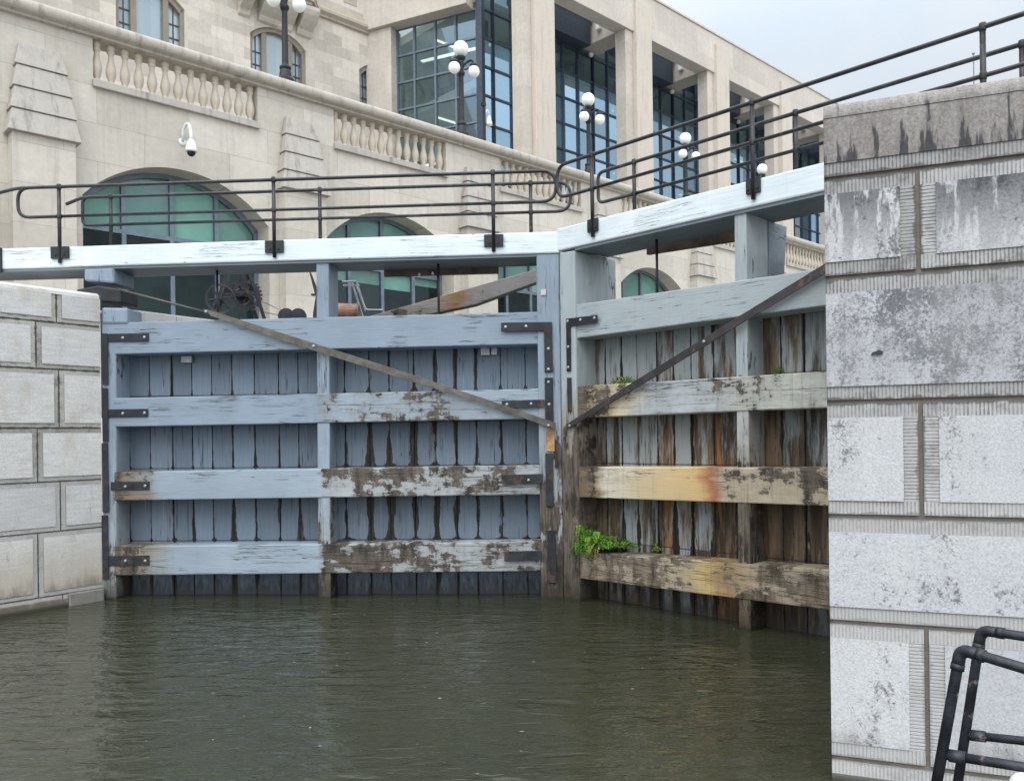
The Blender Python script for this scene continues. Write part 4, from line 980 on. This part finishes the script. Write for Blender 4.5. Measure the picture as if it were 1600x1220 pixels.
    # white pole camera beside the second lamp
h = RW.hit(757, 215, .3)
t = thing('security_camera', 'small white camera on a thin dark pole in front of the glass corner', 'security camera', RW.at(h[0], .3, 11.75))
mb = MB(); mb.tube([(0, 0, 0), (0, 0, 1.35)], .05, 10); mb.box(-.09, .05, -.05, .05, 1.35, 1.46); mb.build('pole', M['iron'], t)
mb = MB(); mb.tube(bend([(0, 0, 1.1), (.10, -.05, 1.25), (.16, -.06, 1.05)], .06), .028, 8); mb.lathe([(.10, .74), (.11, .80), (.075, .92), (.035, 1.06)], 14, (.16, -.06, 0)); mb.build('camera_head', M['cctv'], t, smooth=True)

# ------------------------------------------------------------------ modern glazed building
GD = 3.2                                # glass set back behind the colonnade
t = thing('modern_building', 'modern beige building with tall blue glass bays behind a stone colonnade', 'building', B2)
PIL = [2.72 + 6.84 * i for i in range(-0, 9)]     # right edge of each pilaster
ZP, ZL, ZT = 23.46, 21.42, 10.35
cx = B2.hit(752, 200, GD)[0]            # glass corner
x_end = PIL[-1] + .6
mb = MB(); mb.box(cx - .3, x_end, 0, .75, ZL, ZP); mb.build('fascia', M['modern'], t, .02)
mb = MB(); mb.box(cx - .5, x_end + .1, -.06, .9, ZP + .002, ZP + .10); mb.build('parapet_cap', M['modern_trim'], t, .01)
for i, p in enumerate(PIL):
    mb = MB(); mb.box(p - 1.2, p - .0, -.14, .74, ZT, ZP - .55)
    pl = mb.build('pilaster', M['modern_trim'], t, .02)
    mb = MB(); mb.box(p - 1.75, p - 1.2, .10, .72, ZT, ZL - .003); mb.build('pier', M['modern'], pl, .015)
    if i:
        mb = MB(); mb.box(p - 1.5, p - .35, .72, GD - .12, 21.58, 23.1); br = mb.build('cross_beam', M['modern'], t, .02)
        mb = MB(); mb.box(p - 1.68, p - 1.5, 1.75, 2.02, 22.05, 22.5); br2 = mb.build('floodlight', M['cctv'], br, .02)
        mb = MB(); mb.ball((p - 1.0, GD - .3, 21.36), .13, 12, 8); mb.build('camera_dome', M['cctv'], br, smooth=True)
        # dark metal riser at the top left of each bay
        mb = MB(); mb.box(p - 5.6, p - 1.56, GD - 1.0, GD - .12, 22.75, ZP - .3); mb.box(p - 5.4, p - 1.66, GD - .85, GD - .12, 21.42, 22.75); mb.build('metal_riser', M['frame_dark'], t, .02)
def curtain(par, origin_x, x1, d, z0, z1, dx, dz, frame, gl, name='curtain_wall', fw=.042, xs=None):
    """glazed grid in the plane y=d of the parent's frame"""
    n = max(1, round((x1 - origin_x) / dx)); xs = xs or [origin_x + (x1 - origin_x) * k / n for k in range(n + 1)]
    m_ = max(1, round((z1 - z0) / dz)); zs = [z0 + (z1 - z0) * k / m_ for k in range(m_ + 1)]
    fb = MB()
    for x in xs: fb.box(x - fw, x + fw, d - .10, d + .06, z0, z1)
    for z in zs:
        for k in range(len(xs) - 1): fb.box(xs[k] + fw, xs[k + 1] - fw, d - .07, d + .05, z - fw, z + fw)
    o = fb.build(name, frame, par)
    pb = MB()
    for k in range(len(xs) - 1):
        for j in range(m_):
            cl = (random.random(), random.random(), random.random())
            pb.face([(xs[k] + fw, d, zs[j] + fw), (xs[k + 1] - fw, d, zs[j] + fw), (xs[k + 1] - fw, d, zs[j + 1] - fw), (xs[k] + fw, d, zs[j + 1] - fw)],
                    0 if zs[j] < 19.9 else 1, None, cl)
    pb.build('panes', gl, o); return o
# front glazing, bay by bay
ZG0, ZG1 = 9.79, 22.69
prev = cx
for i, p in enumerate(PIL):
    a = prev; b = p - .6
    curtain(t, a, b, GD, ZG0, ZG1, 1.12, 1.29, M['frame_dark'], [M['glass_blue'], M['glass_clear']]); prev = b
mb = MB(); mb.box(cx - .12, prev, GD - .05, GD + .2, ZG1 + .06, ZP - .2); mb.build('spandrel', M['frame_dark'], t)
# angled left face
co_ = B2.loc(cx, GD)
L2 = Fr(co_[0], co_[1], math.atan2(-.433, .90))
th = L2.a - B2.a
def side(o): o.location = (cx, GD, 0); o.rotation_euler = (0, 0, th); return o
xg = L2.hit(622, 150)[0]; xp = L2.hit(588, 100)[0]
mb = MB(); mb.box(xp - .2, -.30, -.75, -.05, ZL - .1, ZP); mb.box(xp - .2, xg - .0, -.55, .3, ZT, ZL - .11); side(mb.build('side_frame', M['modern'], t, .02))
xs = [xg + .02, -3.42, -2.30, -1.22, -.13]
side(curtain(t, xg, 0, .0, 9.98, 21.347, 1.3, 1.263, M['frame'], [M['glass_clear'], M['glass_clear']], xs=xs))
mb = MB(); mb.box(-.13, .16, -.16, .16, ZG0, ZP - .3); side(mb.build('corner_post', M['frame_dark'], t, .02))
# inside: floors, ceilings with lit strips, a glazed back wall, columns
mb = MB()
mb.box(cx + 1.0, x_end, GD + 7.2, GD + 7.4, ZT, ZP - .6); mb.build('inner_wall', M['interior'], t)
for z in (14.25, 18.15, 22.0):
    mb = MB(); mb.box(cx + .3, x_end, GD + .5, GD + 7.2, z, z + .35); fl = mb.build('floor_slab', M['ceiling'], t)
    mb = MB(); x = cx + 1.2
    while x < x_end - 2: mb.box(x, x + 1.2, GD + 4.6, GD + 4.74, z - .05, z - .02); x += 6.8
    mb.build('ceiling_lights', M['tube'], fl)
mb = MB()
for k in range(14): mb.box(cx + 1.5 + 3.42 * k, cx + 1.95 + 3.42 * k, GD + 1.6, GD + 2.05, ZT, ZP - .6)
mb.build('inner_columns', M['frame_dark'], t)
mb = MB()
for k in range(4): mb.box(-5.2, -.3, 4.4, 4.6, 12.2 + 2.6 * k, 12.5 + 2.6 * k)
for k in range(6): mb.box(-5.0 + .9 * k, -4.75 + .9 * k, 4.35, 4.55, ZT, 22)
side(mb.build('stair_frame', M['frame_dark'], t))
mb = MB(); mb.face([(-6.5, 5.6, ZT), (1, 5.6, ZT), (1, 5.6, 22.5), (-6.5, 5.6, 22.5)]); side(mb.build('inner_wall', M['interior'], t))
mb = MB()
for k in range(4): mb.box(-5.2 + .2 * k, -.6, 2.4, 2.6, 13.1 + 2.6 * k, 13.15 + 2.6 * k)
side(mb.build('ceiling_lights', M['tube'], t))
mb = MB(); mb.box(cx + 1.2, x_end, GD + .4, GD + 12, ZP - .55, ZP - .3); mb.build('roof', M['ceiling'], t)
mb = MB(); mb.box(x_end - .3, x_end, .76, 12, ZT, ZP - .56); mb.build('end_wall', M['modern'], t)
# stone base with a dark doorway further along
x0 = B2.hit(1232, 350, 1.2)[0]
mb = MB(); mb.box(24, x_end, GD - .9, GD - .3, ZT, 13.6); base = mb.build('base_wall', M['sand'], t, .02)

# ------------------------------------------------------------------ stone hotel at the upper left
p = L2.loc(xp + .25, .35)
CW = Fr(p[0], p[1], B2.a)
t = thing('stone_hotel', 'tall pale ashlar hotel wing with mullioned windows and a projecting oriel', 'building', CW)

wallc = [-5.54 + 5.4 * k for k in range(-5, 2)]
x_l, x_r, zb, zt = -40.0, .0, 10.3, 31.0
SILL, SPR, RISE, HWN = 17.2, 19.42, .56, 1.31
RR = (HWN * HWN + RISE * RISE) / (2 * RISE)
hz = lambda dx: SPR + math.sqrt(max(0, RR * RR - dx * dx)) - (RR - RISE)
NA2 = 14; hx_ = [-HWN + 2 * HWN * k / NA2 for k in range(NA2 + 1)]
mb = MB(); cur = x_l
def q3(a, b, c_, d_): mb.face([(a, 0, c_), (b, 0, c_), (b, 0, d_), (a, 0, d_)])
for c in wallc:
    r_ = min(c + HWN, x_r)
    q3(cur, c - HWN, zb, zt); q3(c - HWN, r_, zb, SILL)
    for k in range(NA2):
        a, b = c + hx_[k], c + hx_[k + 1]
        if a >= x_r: break
        mb.face([(a, 0, hz(a - c)), (b, 0, hz(b - c)), (b, 0, zt), (a, 0, zt)])
        mb.face([(a, 0, hz(a - c)), (a, .6, hz(a - c)), (b, .6, hz(b - c)), (b, 0, hz(b - c))])
    mb.face([(c - HWN, 0, SILL), (c - HWN, .6, SILL), (c - HWN, .6, SPR), (c - HWN, 0, SPR)])
    mb.face([(c + HWN, 0, SILL), (c + HWN, 0, SPR), (c + HWN, .6, SPR), (c + HWN, .6, SILL)])
    mb.face([(c - HWN, 0, SILL), (c + HWN, 0, SILL), (c + HWN, .6, SILL), (c - HWN, .6, SILL)])
    cur = r_
if cur < x_r: q3(cur, x_r, zb, zt)
mb.box(x_l, x_r, .9, 9, zb, zt)
mb.build('wall', M['hotel'], t)
mb = MB()
mb.extrude_x([(-.0, 21.16), (-.12, 21.20), (-.12, 21.28), (-.26, 21.40), (-.26, 21.52), (-.12, 21.66), (-.06, 21.86), (0, 21.90)], -3.7, x_r); mb.build('string_course', M['hotel_trim'], t)
for c in wallc:
    fr_ = MB()
    for x in (-.62, .62):                     # stone mullions
        fr_.box(c + x - .11, c + x + .11, .14, .42, SILL, hz(x) - .02)
    for k in range(NA2):
        a, b = hx_[k], hx_[k + 1]; f = 1 - .16 / HWN
        fr_.raw([(c + a * f, .10, hz(a) - .16), (c + b * f, .10, hz(b) - .16), (c + b, .10, hz(b)), (c + a, .10, hz(a)), (c + a * f, .42, hz(a) - .16), (c + b * f, .42, hz(b) - .16), (c + b, .42, hz(b)), (c + a, .42, hz(a))],
                [(0, 1, 2, 3), (7, 6, 5, 4), (0, 4, 5, 1)])
    for sgn in (-1, 1): fr_.box(c + sgn * (HWN - .07) - .07, c + sgn * (HWN - .07) + .07, .10, .42, SILL, SPR)
    win = fr_.build('mullioned_window', M['mullion_st'], t, .01)
    sh = MB()
    for x, w_, nx in ((-.95, .46, 2), (0, 1.0, 1), (.95, .46, 2)):
        for k in range(1, nx): sh.box(c + x - w_ / 2 + w_ * k / nx - .02, c + x - w_ / 2 + w_ * k / nx + .02, .27, .32, SILL, hz(abs(x) - .2) - .1)
        for z in ((SILL + .78,) if nx == 1 else (SILL + .5, SILL + 1.05, SILL + 1.6)): sh.box(c + x - w_ / 2, c + x + w_ / 2, .265, .325, z - .025, z + .025)
    sh.build('leading', M['frame_black'], win)
    pn = MB()
    for x, w_ in ((-.95, .48), (0, 1.02), (.95, .48)):
        cl = (random.random(), random.random(), random.random()); a, b = x - w_ / 2, x + w_ / 2
        pn.face([(c + a, .30, SILL), (c + b, .30, SILL)] + [(c + a + (b - a) * q / 5, .30, hz(a + (b - a) * q / 5) - .1) for q in range(5, -1, -1)], 0, None, cl)
    pn.build('pane', M['glass_hotel'], win)
    cu = MB(); n = 14
    for x0_, x1_ in ((-.5, -.12), (.15, .5)):
        for k in range(n):
            a = x0_ + (x1_ - x0_) * k / n; b = x0_ + (x1_ - x0_) * (k + 1) / n
            cu.face([(c + a, .52 + .025 * (k % 2), SILL), (c + b, .52 + .025 * ((k + 1) % 2), SILL), (c + b, .52 + .025 * ((k + 1) % 2), hz(b) - .05), (c + a, .52 + .025 * (k % 2), hz(a) - .05)])
    cu.build('curtain', M['curtain'], win)
    bk = MB(); bk.face([(c - HWN, .62, SILL - .1), (c + HWN, .62, SILL - .1), (c + HWN, .62, SPR + RISE + .1), (c - HWN, .62, SPR + RISE + .1)]); bk.build('room', M['hotel_room'], win)
# oriel on curved corbels
mb = MB(); pl = [(-7.9, -.0), (-7.2, -.85), (-4.5, -.85), (-3.72, -.0)]
mb.raw([(x, y, z) for z in (21.3, 31) for x, y in pl], [(0, 1, 5, 4), (1, 2, 6, 5), (2, 3, 7, 6), (0, 3, 2, 1)]); ori = mb.build('oriel', M['hotel'], t)
mb = MB()
for (o, z0, z1) in ((.10, 21.02, 21.16), (.20, 21.16, 21.30), (.12, 21.30, 21.42)):
    pp = [(-7.9 - o, 0), (-7.2 - o * .6, -.85 - o), (-4.5 + o * .6, -.85 - o), (-3.72 + o, 0)]
    mb.raw([(x, y, z) for z in (z0, z1) for x, y in pp], [(0, 1, 5, 4), (1, 2, 6, 5), (2, 3, 7, 6), (0, 3, 2, 1), (4, 5, 6, 7)])
mb.build('oriel_moulding', M['hotel_trim'], ori)
cp = [(0, 21.02), (-.92, 21.02), (-.90, 20.86), (-.80, 20.70), (-.62, 20.52), (-.40, 20.36), (-.2, 20.24), (-.12, 20.05), (0, 19.98)]
for a, b in ((-7.4, -6.9), (-6.5, -4.95), (-4.7, -4.0)):
    mb = MB(); mb.extrude_x(cp, a, b); mb.build('corbel', M['hotel'], ori, .02)
for c in (-1.9, -.75):
    mb = MB(); mb.box(c - .36, c + .36, -.02, .03, 22.30, 25); wf = mb.build('upper_window', M['hotel_trim'], t)
    mb = MB(); mb.face([(c - .22, -.03, 22.5), (c + .22, -.03, 22.5), (c + .22, -.03, 25), (c - .22, -.03, 25)], 0, None, (.5, .5, .5)); mb.build('pane', M['glass_hotel'], wf)

# ------------------------------------------------------------------ handrail of the landing in the near right corner
def pt(x, y, Y): rx, rz = ray(x, y); return Vector((rx * Y, Y, EYE + rz * Y))
t = thing('pipe_handrail', 'black threaded pipe handrail with two leaning hoops in the near right corner', 'handrail', Fr(2.2, 3.7, 0, .3))
O = Vector((2.2, 3.7, .3))
def hoop(post, rail, mid, r, dup=False):
    mb = MB(); P_ = [p - O for p in post]; Q_ = [p - O for p in rail]; D_ = [p - O for p in mid]
    mb.tube(bend(P_ + Q_[1:], .055, 6), r, 14); o = mb.build('hoop', M['ladder'], t, smooth=True)
    e = Q_[0]; u = (P_[-2] - e).normalized() if len(P_) > 1 else Vector((0, 0, -1)); v = (Q_[1] - e).normalized()
    mb = MB(); mb.tube(bend([e + u * .075, e, e + v * .085], .05, 6), r * 1.17, 14)
    for q, d in ((e + u * .075, u), (e + v * .085, v)): mb.tube([q - d * .012, q + d * .016], r * 1.26, 14)
    mb.build('elbow', M['ladder'], o, smooth=True)
    mb = MB(); mb.tube(D_, r * .92, 12); d = (D_[1] - D_[0]).normalized(); mb.tube([D_[0] + d * .02, D_[0] + d * .085], r * 1.2, 14); mb.build('cross_pipe', M['ladder'], o, smooth=True)
hoop([pt(1444, 1330, 3.62), pt(1501, 1014, 3.6)], [pt(1501, 1014, 3.6), pt(1720, 1080, 3.15)], [pt(1474, 1178, 3.61), pt(1720, 1217, 3.3)], .0225)
hoop([pt(1480, 1330, 3.92), pt(1533, 984, 3.9)], [pt(1533, 984, 3.9), pt(1720, 1012, 3.5)], [pt(1508, 1147, 3.91), pt(1720, 1170, 3.6)], .0215)
f_ = pt(1600, 1228, 3.4)
mb = MB(); mb.ball((0, 0, 0), .055, 18, 10); mb.tube([(0, 0, 0), (.4, -.1, -.02)], .055, 16)
o = tag(mb.build('fender', M['cctv'], None, smooth=True), 'white rounded fender end just showing at the bottom right corner', 'fender'); o.location = f_
# thin mast far beyond the right wall
m0 = pt(1521, 84, 70)
mb = MB(); mb.tube([(0, 0, 0), (0, 0, m0.z - 4.22)], [.10, .05], 8); mb.ball((0, 0, m0.z - 4.22), .13, 8, 6)
o = tag(mb.build('flagpole', M['steel'], None), 'thin bare pole against the sky above the right lock wall', 'pole'); o.location = (m0.x, m0.y, 4.22)
